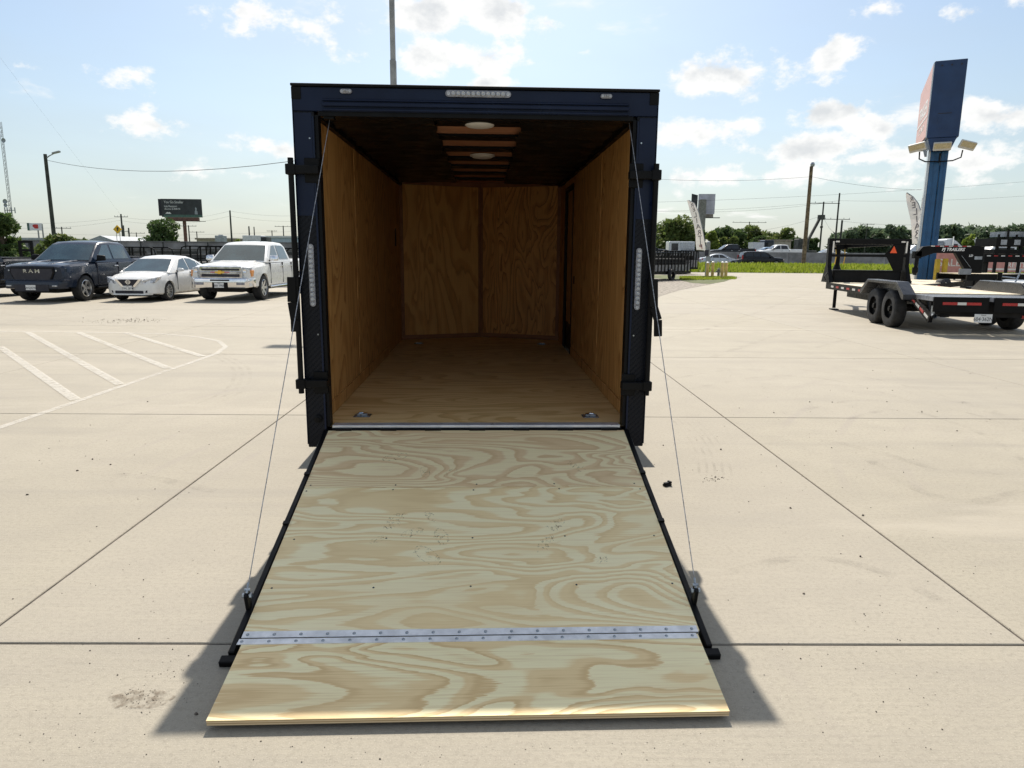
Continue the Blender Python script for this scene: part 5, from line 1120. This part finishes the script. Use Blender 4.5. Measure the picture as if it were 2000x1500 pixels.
for a, b, Y, sg in (((1240, 347), (1585, 345), 84, .4), ((1585, 345), (1800, 371), 84, .3), ((1240, 396), (2060, 350), 118, .5), ((1240, 412), (1640, 392), 125, .5), ((1640, 392), (2060, 378), 125, .5), ((1609, 397), (1240, 410), 120, .8), ((1645, 432), (1820, 438), 118, .3),
                    ((1430, 455), (1609, 420), 120, .6), ((1609, 425), (1640, 455), 120, .8), ((-30, 430), (236, 424), 160, 1.), ((236, 424), (449, 412), 158, 1.2), ((449, 412), (640, 416), 150, .8), ((-30, 442), (236, 430), 160, 1.), ((236, 431), (449, 422), 158, 1.2), ((449, 422), (640, 427), 150, .8), ((-30, 452), (640, 448), 180, 1.2), ((-30, 461), (640, 456), 185, 1.)):
    wire((a, b), Y, Y, WL, sg, .013)
# crane boom
p = aty(1578, 465, 100); cr = thing('crane_boom', 'dark crane boom rising beside the tall wooden pole', 'crane', (p.x, 100, 0))
q = aty(1601, 427, 100); e = (q.x - p.x, q.z)
MB().beam((0, 0, p.z - .4), (e[0], 0, e[1]), .35, .3).build('boom', 'dark_pole', cr); MB().box(e[0] - .2, e[0] + .6, -.3, .3, e[1] - .15, e[1] + .5).build('boom_head', 'dark_pole', cr)
MB().tube([(e[0] + .3, 0, e[1]), (e[0] + .35, 0, e[1] - .9)], .04, 6).lathe([(0, 0), (.2, .15), (.2, .4), (0, .5)], 'z', 8, (e[0] + .35, 0, e[1] - 1.4)).build('hook_block', 'dark_pole', cr)
MB().box(-1.2, 1.0, -1, 1, 0, 2.4).build('crane_base', 'dark_pole', cr, bevel=.1)
MB().box(-1.6, -.1, -.9, .9, 2.2, p.z - .1).build('turret', 'dark_pole', cr, bevel=.1)
# radio tower
tb = aty(28, 470, 300); tt = aty(0, 238, 300); tw = thing('radio_tower', 'tall lattice radio tower with dishes at the left edge', 'tower', (tb.x, 300, 0)); dx = 0.
H = tt.z; lat = MB()
for k in range(3): a = k * 2.094; lat.tube([(.55 * math.cos(a), .55 * math.sin(a), 0), (.55 * math.cos(a), .55 * math.sin(a), H)], .09, 5)
for j in range(int(H / 1.6)):
    z = j * 1.6
    for k in range(3): a, b = k * 2.094, (k + 1) * 2.094; lat.tube([(.55 * math.cos(a), .55 * math.sin(a), z), (.55 * math.cos(b), .55 * math.sin(b), z + 1.6)], .04, 4)
lat.build('lattice', 'grey_pole', tw)
for z, s, r in ((H * .86, 1, .9), (H * .40, -1, 1.0), (H * .37, -1, .8), (H * .06, 1, .6)):
    MB().lathe([(0, .1), (r * .6, .05), (r, -.25)], 'y', 14, (s * 1.2, -.8, z)).tube([(0, 0, z), (s * 1.2, -.6, z)], .1, 6).build('dish', 'container_grey', tw, smooth=True)
for k, x in enumerate((-1.9, -.9, .9, 2.3)): MB().box(x - .15, x + .15, -.9, -.6, H * .31, H * .355).box(min(0, x), max(0, x), -.75, -.65, H * .33, H * .335).build('panel_antenna', 'container_grey', tw)
# ------------------------------------------------------------------ signs
def board(name, label, cat, u0, v0, u1, v1, Y, m, frame=None, th=.3, yaw=0):
    a = aty(u0, v1, Y); b = aty(u1, v0, Y); o = thing(name, label, cat, ((a.x + b.x) / 2, Y, 0), yaw); w, z0, z1 = (b.x - a.x), a.z, b.z
    MB().box(-w / 2, w / 2, -th / 2, th / 2, z0, z1).build('panel', m, o); return o, w, z0, z1
bb, w, z0, z1 = board('billboard', 'dark highway billboard with white lettering on a single brown column', 'billboard', 318, 389, 392, 424, 220, 'bb_dark', yaw=R(4))
MB().box(-w / 2 - 1.2, w / 2 - 1, .8, 1.1, z0 + .4, z1).build('rear_panel', 'ink', bb)
MB().box(-w / 2 + .6, w / 2, -.19, -.155, z0, z0 + .75).build('banner_strip', 'bb_green', bb)
MB().box(-w / 2 + 1.0, w / 2 - 1.2, -.1, .9, z0 - 1.1, z0 - .02).build('apron', 'bb_brown', bb)
for dx_, s in ((0, 1),): MB().box(-w / 2 - 2.2, w / 2 + 1., -1.3, -.3, z0 - 1.25, z0 - 1.13).build('catwalk', 'dark_pole', bb)
MB().tube([(.3, .5, 0), (.3, .5, z0 - 1.0)], .52, 12).build('column', 'bb_brown', bb, smooth=True)
for tx, sz, dz, mm in (('You Go Smaller', 1.05, .98, 'sign_white'), ('Luis Raspponi', .8, 2.2, 'sign_white'), ('divorce de $40 70', .75, 3.0, 'sign_white')):
    text('billboard_text', tx, sz, mm, bb, (-w / 2 + .9, -.16, z1 - dz), (R(90), 0, 0), depth=.01, align='LEFT', sx=.85)
MB().prism([(-.9, 0), (-.3, .55), (0, .3), (.3, .55), (.9, 0)], 'y', -.17, -.155).build('logo', 'sign_white', bb, loc=(-w / 2 + 2.0, 0, z0 + 1.0))
MB().prism([(-.4, 0), (.5, 0), (.45, .9), (.15, 1.0), (.3, 1.3), (.25, 1.9), (-.05, 2.1), (-.2, 1.8), (-.1, 1.3), (-.3, 1.0)], 'y', -.17, -.155).build('printed_figure', 'container_grey', bb, loc=(w / 2 - 1.8, 0, z0 + .9))
b2, w, z0, z1 = board('billboard', 'pale faded billboard on a thick grey column beyond the flag', 'billboard', 1363, 379, 1397, 418, 150, 'bb_pale', yaw=R(-6))
MB().prism([(-w / 2 - 1.35, z0 + .8), (-w / 2 - .1, z0 + .4), (-w / 2 - .1, z1 - .2), (-w / 2 - 1.35, z1 + .1)], 'y', .4, .7).build('rear_panel', 'bb_dark', b2)
MB().box(-w / 2 + .2, w / 2 - .2, -.1, .8, z0 - .7, z0 - .02).build('apron', 'roof_tan', b2)
MB().box(-w / 2 - 2.0, w / 2 + 1.0, -1.2, -.2, z0 - .85, z0 - .72).build('catwalk', 'dark_pole', b2)
MB().box(-.55, .75, -1.4, -.2, 0, z0 + 2.9).build('column', 'concrete_grey', b2, loc=(-1.0, 0, 0), bevel=.05)
ss_, w, z0, z1 = board('roadside_sign', 'small white sign with a red emblem left of the lamp pole', 'sign', 57, 436, 81, 450, 110, 'sign_white')
MB().box(-w / 2 - .12, -w / 2 + .18, -.2, .2, z0 - .02, z1 + .02).build('side_edge', 'bb_green', ss_)
MB().prism([(-.4, .0), (-.1, -.32), (.42, -.3), (.42, .3), (-.1, .32), (-.4, .25)], 'y', -.18, -.155).build('emblem', 'red', ss_, loc=(.12, 0, (z0 + z1) / 2 + .05))
for x in (.3, 1.0): MB().tube([(x, .1, 0), (x, .1, z1 - .1)], .1, 6).build('post', 'grey_pole', ss_)
p = aty(229.5, 448, 90); ds = thing('warning_sign', 'yellow diamond warning sign on two thin posts', 'sign', (p.x, 90, 0))
MB().prism([(-.55, 0), (0, -.55), (.55, 0), (0, .55)], 'y', -.03, .03).build('panel', 'yellow_sign', ds, loc=(0, 0, p.z)); MB().prism([(-.1, -.2), (.06, -.2), (.12, .1), (.2, .1), (.05, .3), (-.15, .1), (-.02, .1)], 'y', -.045, -.031).build('symbol', 'ink', ds, loc=(0, 0, p.z))
for x in (-.22, .2): MB().tube([(x, .06, 0), (x, .06, p.z)], .035, 6).build('post', 'grey_pole', ds)
p = aty(1906, 470, 120); d2 = thing('road_sign_back', 'small pale diamond sign seen above the black neck', 'sign', (p.x, 120, 0))
MB().prism([(-.28, 0), (0, -.62), (.28, 0), (0, .62)], 'y', -.02, .02).build('panel', 'wall_white', d2, loc=(0, 0, p.z)); MB().tube([(0, .05, 0), (0, .05, p.z)], .05, 6).build('post', 'grey_pole', d2)
# pylon sign: the cabinet runs away from the camera, its navy end towards us
PY = 38.; pcx = aty(1830, 320, PY).x; PYW = R(-24); PS = thing('pylon_sign', 'tall blue dealership pylon sign with pink face and three floodlights', 'sign', (pcx, PY, 0), PYW)
zs0, zs1 = aty(1838, 272, PY).z, aty(1838, 116, PY - .6).z; hw_ = .66; CLN = 4.6; zc = zs0 - .62
MB().box(-.34, .10, -.24, .40, 0, zc).build('column', 'pylon_blue', PS, bevel=.03)
MB().box(.13, .44, -.24, .40, 0, zc).build('column', 'pylon_blue', PS, bevel=.03)
for x in (-.14, .30): MB().box(x - .015, x + .015, -.27, -.241, 0, zc).build('column_rib', 'pylon_blue', PS)
MB().box(-.47, -.36, -.20, .36, 0, zc + .1).build('column_edge', 'silver_paint', PS)
MB().prism([(-hw_ + .06, zs0 - .02), (-.42, zc), (.46, zc), (hw_ + .02, zs0 - .02)], 'y', -.6, 2.0).build('cabinet_neck', 'pylon_navy', PS)
def slope(y): return zs1 - .10 * (y + .6)
def cabx(x0, x1, y0, y1, zb, dz): return MB().hexa([(x0, y0, zb), (x1, y0, zb), (x1, y1, zb), (x0, y1, zb), (x0, y0, slope(y0) - dz), (x1, y0, slope(y0) - dz), (x1, y1, slope(y1) - dz), (x0, y1, slope(y1) - dz)])
cab_ = cabx(-hw_, hw_ + .1, -.6, CLN, zs0, 0).build('cabinet', 'pylon_navy', PS, bevel=.02)
cabx(-hw_ - .05, -hw_ - .002, -.48, CLN - .1, zs0 + .1, .1).build('sign_face', 'sign_pink', cab_)
MB().box(-hw_ - .045, -hw_ - .001, -.58, -.49, zs0 + .04, zs1 - .06).build('face_frame', 'silver_paint', cab_)
text('sign_lettering', 'TRAILER', .95, 'sign_white', cab_, (-hw_ - .054, 2.0, (zs0 + zs1) / 2 - .15), (R(90), 0, R(-90)), depth=.004, bold=.02, sx=1.1)
text('sign_lettering', 'COUNTRY', .4, 'sign_white', cab_, (-hw_ - .054, 2.0, zs0 + .75), (R(90), 0, R(-90)), depth=.004, sx=1.3)
MB().box(-hw_ - .066, -hw_ - .0505, -.3, 4.3, zs0 + 1.12, zs0 + 1.2).build('face_line', 'sign_white', cab_)
MB().box(-.25, .3, -.61, -.602, zs0 + .45, zs0 + 1.15).build('access_hatch', 'pylon_navy', cab_)
MB().box(-.28, .33, -.614, -.608, zs0 + 1.16, zs0 + 1.19).build('hatch_hinge', 'ink', cab_)
for k in range(3): MB().lathe([(.045, 0), (.045, -.01), (0, -.012)], 'y', 10).build('lift_eye', 'ink', cab_, loc=(-.32 + k * .42, -.602, zs1 - .24))
zf = aty(1830, 318, PY).z
FB = MB().tube([(-.92, -.75, zf + .5), (-.90, -.7, zf + .15), (-.6, -.55, zf + .02), (0, -.5, zf), (.62, -.55, zf + .02), (.95, -.7, zf + .15), (.98, -.75, zf + .5)], .035, 8).tube([(.02, -.5, zf), (.02, -.62, zf + .4)], .035, 8).tube([(.02, -.5, zf), (.02, -.32, zf)], .04, 8).build('floodlight_bracket', 'black_steel', PS, smooth=True)
for x, ry, rz_ in ((-1.06, R(-10), R(-22)), (.05, 0, 0), (1.14, R(12), R(24))):
    f = MB().box(-.40, .40, -.07, .07, -.21, .21).build('floodlight', 'floodlight', PS, loc=(x, -.92, zf + .70), rot=(R(28), ry, rz_), bevel=.03)
    MB().box(-.36, .36, -.08, -.0705, -.09, .18).build('flood_lens', 'flood_lens', f)
# yellow guard posts round the pylon, sign container behind
YP = 'square yellow guard post beside the blue sign column'
for u, vt, lb in ((1832, 507, 'left one of two square yellow posts right of the blue column'), (1847, 506, 'right one of two square yellow posts right of the blue column'), (1770, 512, 'yellow post left of the blue column behind the gooseneck')):
    Y = 37.; a = aty(u, vt, Y); o = thing('guard_post', lb, 'post', (a.x, Y, 0), 0, 'yellow guard posts'); MB().box(-.10, .10, -.10, .10, 0, a.z).build('post', 'post_yellow', o, bevel=.01); MB().box(-.09, .09, -.09, .09, a.z, a.z + .03).build('post_cap', 'post_yellow', o, bevel=.01)
for u0, u1, v0, v1, Y, lb in ((1812, 1878, 494, 533, 52, 'faded red sales banner with pale letters behind the yellow posts'), (1914, 2040, 505, 531, 58, 'faded red container with pale stripes behind the black trailers')):
    o, w, z0, z1 = board('sales_banner', lb, 'banner', u0, v0, u1, v1, Y, 'red_pink', th=.25)
    for x in (-w * .42, w * .42): MB().box(x - .05, x + .05, .13, .23, 0, z1).build('banner_post', 'dark_pole', o)
    text('banner_text', 'SALE' if u0 < 1900 else 'RENTAL', (z1 - z0) * .5, 'tape_white', o, (w * .12, -.13, (z0 + z1) / 2), (R(90), 0, 0), depth=.004, bold=.01, sx=1.1)
    if u0 > 1900: MB().box(-w / 2, w / 2, -.14, -.1255, z0 + .15, z0 + .30).build('stripe', 'tape_white', o)
# row of black trailers stacked at far right
for k, (u0, u1, v0, v1, Y, lb) in enumerate(((1922, 2060, 497, 512, 36, 'long black flatbed with red-white tape at the far right edge'), (1945, 2060, 466, 481, 48, 'stack of black trailer frames above the far right flatbed'))):
    a = aty(u0, v1, Y); b = aty(u1, v0, Y); o = thing('equipment_trailer', lb, 'trailer', (a.x, Y, 0)); w = b.x - a.x
    MB().box(0, w, 0, 2.2, a.z, b.z).build('frame', 'black_steel', o)
    if k == 0:
        for j in range(9): MB().box(.1 + j * .36, .1 + j * .36 + .2, -.008, -.001, b.z - .12, b.z - .07).build('reflector', 'tape_white' if j % 2 == 0 else 'tape_red', o)
        for x in (1.2, 2.1): w_ = link('wheel', gtyre, 'black_rubber', o, (x, .2, .386), (0, 0, R(90)))
        MB().box(.2, .3, .1, 2.0, .02, a.z).build('stand', 'black_steel', o)
    else:
        for j in range(6): MB().box(.1 + j * .6, .2 + j * .6, .0, .1, b.z, b.z + .25 + .3 * (j % 2)).build('stake', 'black_steel', o)
        for j in range(4): MB().box(.3 + j * .9, .7 + j * .9, -.02, -.001, a.z + .1, b.z - .1).build('frame_window', 'container_grey', o)
        for j in range(5): MB().box(.2 + j * .8, .35 + j * .8, .2, .35, 0, a.z).build('stand', 'black_steel', o)
        MB().box(0, w, .1, 2.0, a.z - .5, a.z - .2).build('lower_frame', 'black_steel', o)
        MB().box(.7, 3.2, .3, 1.8, b.z + .1, b.z + .45).build('top_frame', 'container_grey', o)
p = aty(1846, 480, 100); st = thing('semi_truck', 'white semi truck cab on the highway above the black neck', 'truck', (p.x, 100, 1.15))
MB().prism([(0, .6), (0, 2.9), (.9, 3.05), (1.7, 2.6), (2.6, 1.8), (3.9, 1.6), (4.0, .6)], 'y', 0, 2.4).build('cab', 'white_paint', st, bevel=.1, seg=2, smooth=True)
MB().box(1.2, 1.75, -.02, .01, 1.7, 2.3).build('window', 'glass_dark', st); MB().box(.85, 1.0, -.2, .0, 1.2, 3.3).build('exhaust_stack', 'chrome', st); MB().box(-2.3, -.1, .2, 2.2, 1.7, 2.7).build('load', 'container_grey', st, bevel=.05)
for x in (.4, 3.2): link('wheel', gtyre, 'black_rubber', st, (x, .1, .39), (0, 0, R(90)))
for u, Y, m_, lb in ((1920, 101, 'white_paint', 'white van on the highway right of the pale diamond sign'), (1765, 97, 'silver_paint', 'silver van on the highway behind the gooseneck neck')):
    p = aty(u, 480, Y); o = thing('highway_van', lb, 'van', (p.x, Y, 1.15)); MB().prism([(0, .4), (.05, 1.1), (.9, 1.3), (1.6, 2.05), (4.8, 2.1), (4.95, .4)], 'y', 0, 1.9).build('body', m_, o, bevel=.08, seg=2, smooth=True); MB().box(1.75, 4.5, -.015, .01, 1.35, 1.85).build('window', 'glass_dark', o)
    for x in (.9, 4.0): link('wheel', gtyre, 'black_rubber', o, (x, .1, .38), (0, 0, R(90)))
# ------------------------------------------------------------------ feather flags
def feather(label, pole_px, Y, pts, word):
    """pts: left edge / right edge pixel pairs from top to bottom"""
    b = aty(*pole_px, Y); o = thing('feather_flag', label, 'flag', (b.x, Y, 0)); Lp, Rp = [], []
    for k, ((u0, v0), (u1, v1)) in enumerate(pts):
        a, c = aty(u0, v0, Y), aty(u1, v1, Y); Lp.append((a.x - b.x, .12 * math.sin(k * 1.1), a.z)); Rp.append((c.x - b.x, .12 * math.sin(k * 1.1 + .8), c.z))
    m = MB()
    for i in range(len(pts) - 1):
        m.hexa([Lp[i], Rp[i], (Rp[i][0], Rp[i][1] + .01, Rp[i][2]), (Lp[i][0], Lp[i][1] + .01, Lp[i][2]), Lp[i + 1], Rp[i + 1], (Rp[i + 1][0], Rp[i + 1][1] + .01, Rp[i + 1][2]), (Lp[i + 1][0], Lp[i + 1][1] + .01, Lp[i + 1][2])])
    cl_ = m.build('cloth', 'flag_cloth', o)
    MB().tube([(Rp[-1][0] + .05, .05, 0), (Rp[-1][0] + .05, .03, Rp[-1][2])] + [(r[0] + .02, r[1], r[2]) for r in Rp[::-1]], .025, 6).build('flag_pole', 'container_grey', o)
    L2 = [(Vector(a) + Vector(c)) / 2 for a, c in zip(Lp, Rp)]; tot = len(word)
    for k, ch in enumerate(word):
        t = .10 + .82 * k / max(1, tot - 1); f = t * (len(L2) - 1); i = min(int(f), len(L2) - 2); P_ = L2[i].lerp(L2[i + 1], f - i); dd = (L2[i + 1] - L2[i]); wd = (Vector(Rp[i]) - Vector(Lp[i])).length
        a = math.atan2(dd.x, -dd.z)
        sz = min(.52, wd * .8)
        text('flag_letter', ch, sz, 'red_pink' if k == tot - 1 and tot > 8 else 'ink_grey', cl_, (P_.x, P_.y - .03 - .05, P_.z), (R(90), a * -.75, 0), mirror=True, depth=.004, bold=.006)
    return o
feather('white feather flag with mirrored lettering in front of the pale billboard', (1378, 490), 56,
        [((1342, 391), (1345, 390.5)), ((1344, 396), (1357, 397)), ((1347, 408), (1363.5, 412)), ((1351, 424), (1367, 430)), ((1355, 442), (1371, 448)), ((1358, 460), (1375, 466)), ((1359, 476), (1378, 480)), ((1361, 488), (1379, 489))], 'SRELIARTJP')
feather('white feather flag with mirrored lettering just left of the blue column', (1790, 470), 40.0,
        [((1770, 376), (1772, 376)), ((1771.5, 381), (1785, 384)), ((1773, 395), (1793, 397)), ((1774, 411), (1796, 412)), ((1776, 428), (1798, 430)), ((1779, 445), (1800, 447)), ((1782, 462), (1800, 463)), ((1784, 476), (1802, 478))], 'SRELIART')
# ------------------------------------------------------------------ utility trailers, bollards, hydrant, fence post on the right
def utility(name, label, a, b, dep, zr, n, group=None, deck=.55, m='black_steel', wheels=True, mesh=True):
    a = Vector((a[0], a[1], 0)); b = Vector((b[0], b[1], 0)); d = b - a; o = thing(name, label, 'trailer', (a.x, a.y, 0), math.atan2(d.y, d.x), group); w = d.length
    MB().box(0, w, 0, dep, deck - .1, deck).build('deck', 'wood_pole', o)
    MB().box(0, w, -.05, 0, deck - .14, deck + .02).box(0, w, dep, dep + .05, deck - .14, deck + .02).build('frame', m, o)
    for y in (-.03, dep + .03):
        rr = MB().tube([(.02, y, deck), (.02, y, zr - .3), (.1, y, zr - .08), (.3, y, zr), (w - .3, y, zr), (w - .1, y, zr - .08), (w - .02, y, zr - .3), (w - .02, y, deck)], .035, 6).build('top_rail', m, o)
        MB().tube([(.03, y, (zr + deck) / 2), (w - .03, y, (zr + deck) / 2)], .022, 6).build('mid_rail', m, o)
        for k in range(1, n): MB().box(w * k / n - .04, w * k / n + .04, y - .03, y + .03, deck, zr).build('rail_post', m, o)
    if wheels:
        for y in (-.17, dep + .17): link('wheel', tyre_me, 'black_rubber', o, (w * .5, y, .368), (0, 0, R(90)))
    if mesh:
        MB().box(.2, w - .3, .25, dep - .25, deck, zr - .35).build('load', 'dark_under', o, bevel=.05)
        MB().box(.1, w - .1, -.015, -.005, deck + .05, zr - .75).build('side_mesh', 'mesh_grey', o)
        MB().beam((-.05, dep * .5, deck - .05), (-1.2, dep * .5, deck - .1), .12, .1).tube([(-1.1, dep * .5, 0), (-1.1, dep * .5, .9)], .04, 8).build('tongue', m, o)
        g = MB()
        for k in range(14): g.box(w + .01, w + .035, k / 13 * (dep - .03), k / 13 * (dep - .03) + .03, deck, zr + .1)
        g.box(w + .005, w + .04, -.02, dep, zr + .1, zr + .14); g.build('tail_gate', m, o)
    return o
utility('utility_trailer', 'black railed utility trailer behind the right post of the cargo trailer', at(1262, 550)[:2], at(1347, 546)[:2], 1.9, 1.75, 13)
utility('utility_trailer', 'second railed utility trailer parked behind the first on the gravel', at(1290, 536)[:2], at(1362, 535)[:2], 2.0, 1.95, 14)
for u, vb, vt, lb in ((1381, 542.5, 512, 'leftmost of the four yellow bollards on the grass'), (1391, 541.5, 511, 'second yellow bollard from the left on the grass'), (1409.5, 544.5, 511.5, 'third yellow bollard from the left on the grass'), (1417, 543, 511.5, 'rightmost of the four yellow bollards on the grass')):
    p = at(u, vb); h = aty(u, vt, p.y).z; o = thing('bollard', lb, 'bollard', (p.x, p.y, 0), 0, 'yellow bollards'); MB().lathe([(.115, -.1), (.115, h - .06)], 'z', 16).build('post', 'bollard_yellow', o, smooth=True); MB().lathe([(.116, h - .06), (.10, h - .01), (.05, h + .02), (0, h + .025)], 'z', 16).build('dome_cap', 'sign_white', o, smooth=True)
p = at(1403, 541); fh = thing('fire_hydrant', 'small grey fire hydrant beside the third yellow bollard', 'hydrant', (p.x, p.y, 0))
MB().lathe([(.16, 0), (.16, .05), (.10, .06), (.10, .5), (.13, .51), (.13, .55), (.10, .62), (.03, .68), (.03, .73), (0, .73)], 'z', 14).build('barrel', 'concrete_grey', fh, smooth=True)
MB().tube([(-.22, 0, .42), (.22, 0, .42)], .055, 10).tube([(0, -.2, .38), (0, 0, .38)], .07, 10).build('nozzle', 'concrete_grey', fh)
p = at(1387, 541); h = aty(1387, 474, p.y + 1).z; gpst = thing('gate_post', 'grey square gate post behind the left bollards', 'post', (p.x, p.y + 1, 0)); MB().box(-.12, .12, -.12, .12, 0, h).build('post', 'grey_pole', gpst, bevel=.01); MB().lathe([(.14, h), (.14, h + .05), (0, h + .14)], 'z', 10).build('post_cap', 'container_grey', gpst)
MB().box(-.28, .0, -.2, -.12, h - 1.0, h - .55).build('gate_box', 'ink', gpst); MB().box(-.15, .2, -.16, -.121, .9, h - 1.1).build('gate_panel', 'container_grey', gpst)
# ------------------------------------------------------------------ trailers and buildings on the left
utility('utility_trailer', 'black high-railed trailer between the slate-blue pickup and the sedan', (aty(170, 500, 39).x, 39), (aty(305, 500, 39).x, 39), 2.0, aty(280, 483, 39).z, 6, mesh=False)
utility('utility_trailer', 'black high-railed trailer behind the sedan and the white pickup', (aty(353, 500, 39).x, 39), (aty(452, 500, 39).x, 39), 2.0, aty(400, 481, 39).z, 5, mesh=False)
utility('utility_trailer', 'black railed trailer showing between white pickup and lock bar', (aty(536, 500, 40).x, 40), (aty(640, 500, 40).x, 40), 2.0, aty(560, 485, 40).z, 5, mesh=False)
a = aty(38, 502, 36); b = aty(62, 470, 36); rg_ = thing('ramp_gate', 'dark ladder-like ramp gate standing upright at the far left', 'gate', (a.x, 36, 0)); w = b.x - a.x
MB().box(0, .13, 0, .08, 0, b.z).box(w - .13, w, 0, .08, 0, b.z).build('upright', 'black_steel', rg_)
for k in range(5): MB().box(.131, w - .131, 0, .08, b.z - .12 - k * .42, b.z - k * .42).build('rung', 'black_steel', rg_)
def building(name, label, u0, u1, v0, Y, wm_, rm, gable=0, dep=14):
    a = aty(u0, v0, Y); b = aty(u1, v0, Y); o = thing(name, label, 'building', (a.x, Y, 0)); w = b.x - a.x
    MB().box(0, w, 0, dep, 0, a.z).build('wall', wm_, o)
    if gable: MB().prism([(-.4, a.z), (w + .4, a.z), (w / 2, a.z + gable)], 'y', -.4, dep + .4).build('roof', rm, o)
    else: MB().box(-.3, w + .3, -.3, dep + .3, a.z + .005, a.z + .4).build('roof', rm, o)
    return o, w, a.z
building('low_building', 'grey gabled shed roof behind the slate-blue pickup', 176, 222, 470, 140, 'wall_white', 'container_grey', 1.0)
building('low_building', 'long tan flat-roofed building behind the billboard column', 384, 460, 468, 170, 'wall_tan', 'roof_tan')
o, w, z = building('low_building', 'pale blue-white building right of the white sign trailer', 514, 610, 464, 165, 'wall_blue', 'wall_white')
building('far_building', 'low grey building beyond the overpass at the far left', 20, 90, 468, 150, 'wall_white', 'container_grey')
a = aty(420, 472, 130); b = aty(436, 460, 130); ac = thing('rooftop_unit', 'grey metal box standing above the overpass wall', 'unit', (a.x, 130, 0)); MB().box(0, b.x - a.x, 0, 1.6, 0, b.z).build('casing', 'container_grey', ac, bevel=.05); MB().lathe([(.4, 0), (.4, .15), (0, .15)], 'z', 12, ((b.x - a.x) / 2, .8, b.z)).build('fan_cowl', 'container_grey', ac)
a = aty(474, 474, 120); b = aty(509, 460, 120); wt_ = thing('box_trailer', 'white box trailer above the roof of the white pickup', 'trailer', (a.x, 120, 1.15)); MB().box(0, b.x - a.x, 0, 2.4, 1.0, b.z - 1.15).build('box_body', 'wall_white', wt_, bevel=.05); MB().box(b.x - a.x + .02, b.x - a.x + .95, 0, 2.4, .8, b.z - 1.4).build('cab', 'bb_dark', wt_)
text('trailer_lettering', 'FREIGHT', .35, 'container_grey', wt_, ((b.x - a.x) / 2, -.01, b.z - 2.0), (R(90), 0, 0), depth=.003)
for x in (.6, 2.2): link('wheel', gtyre, 'black_rubber', wt_, (x, .1, .39), (0, 0, R(90)))
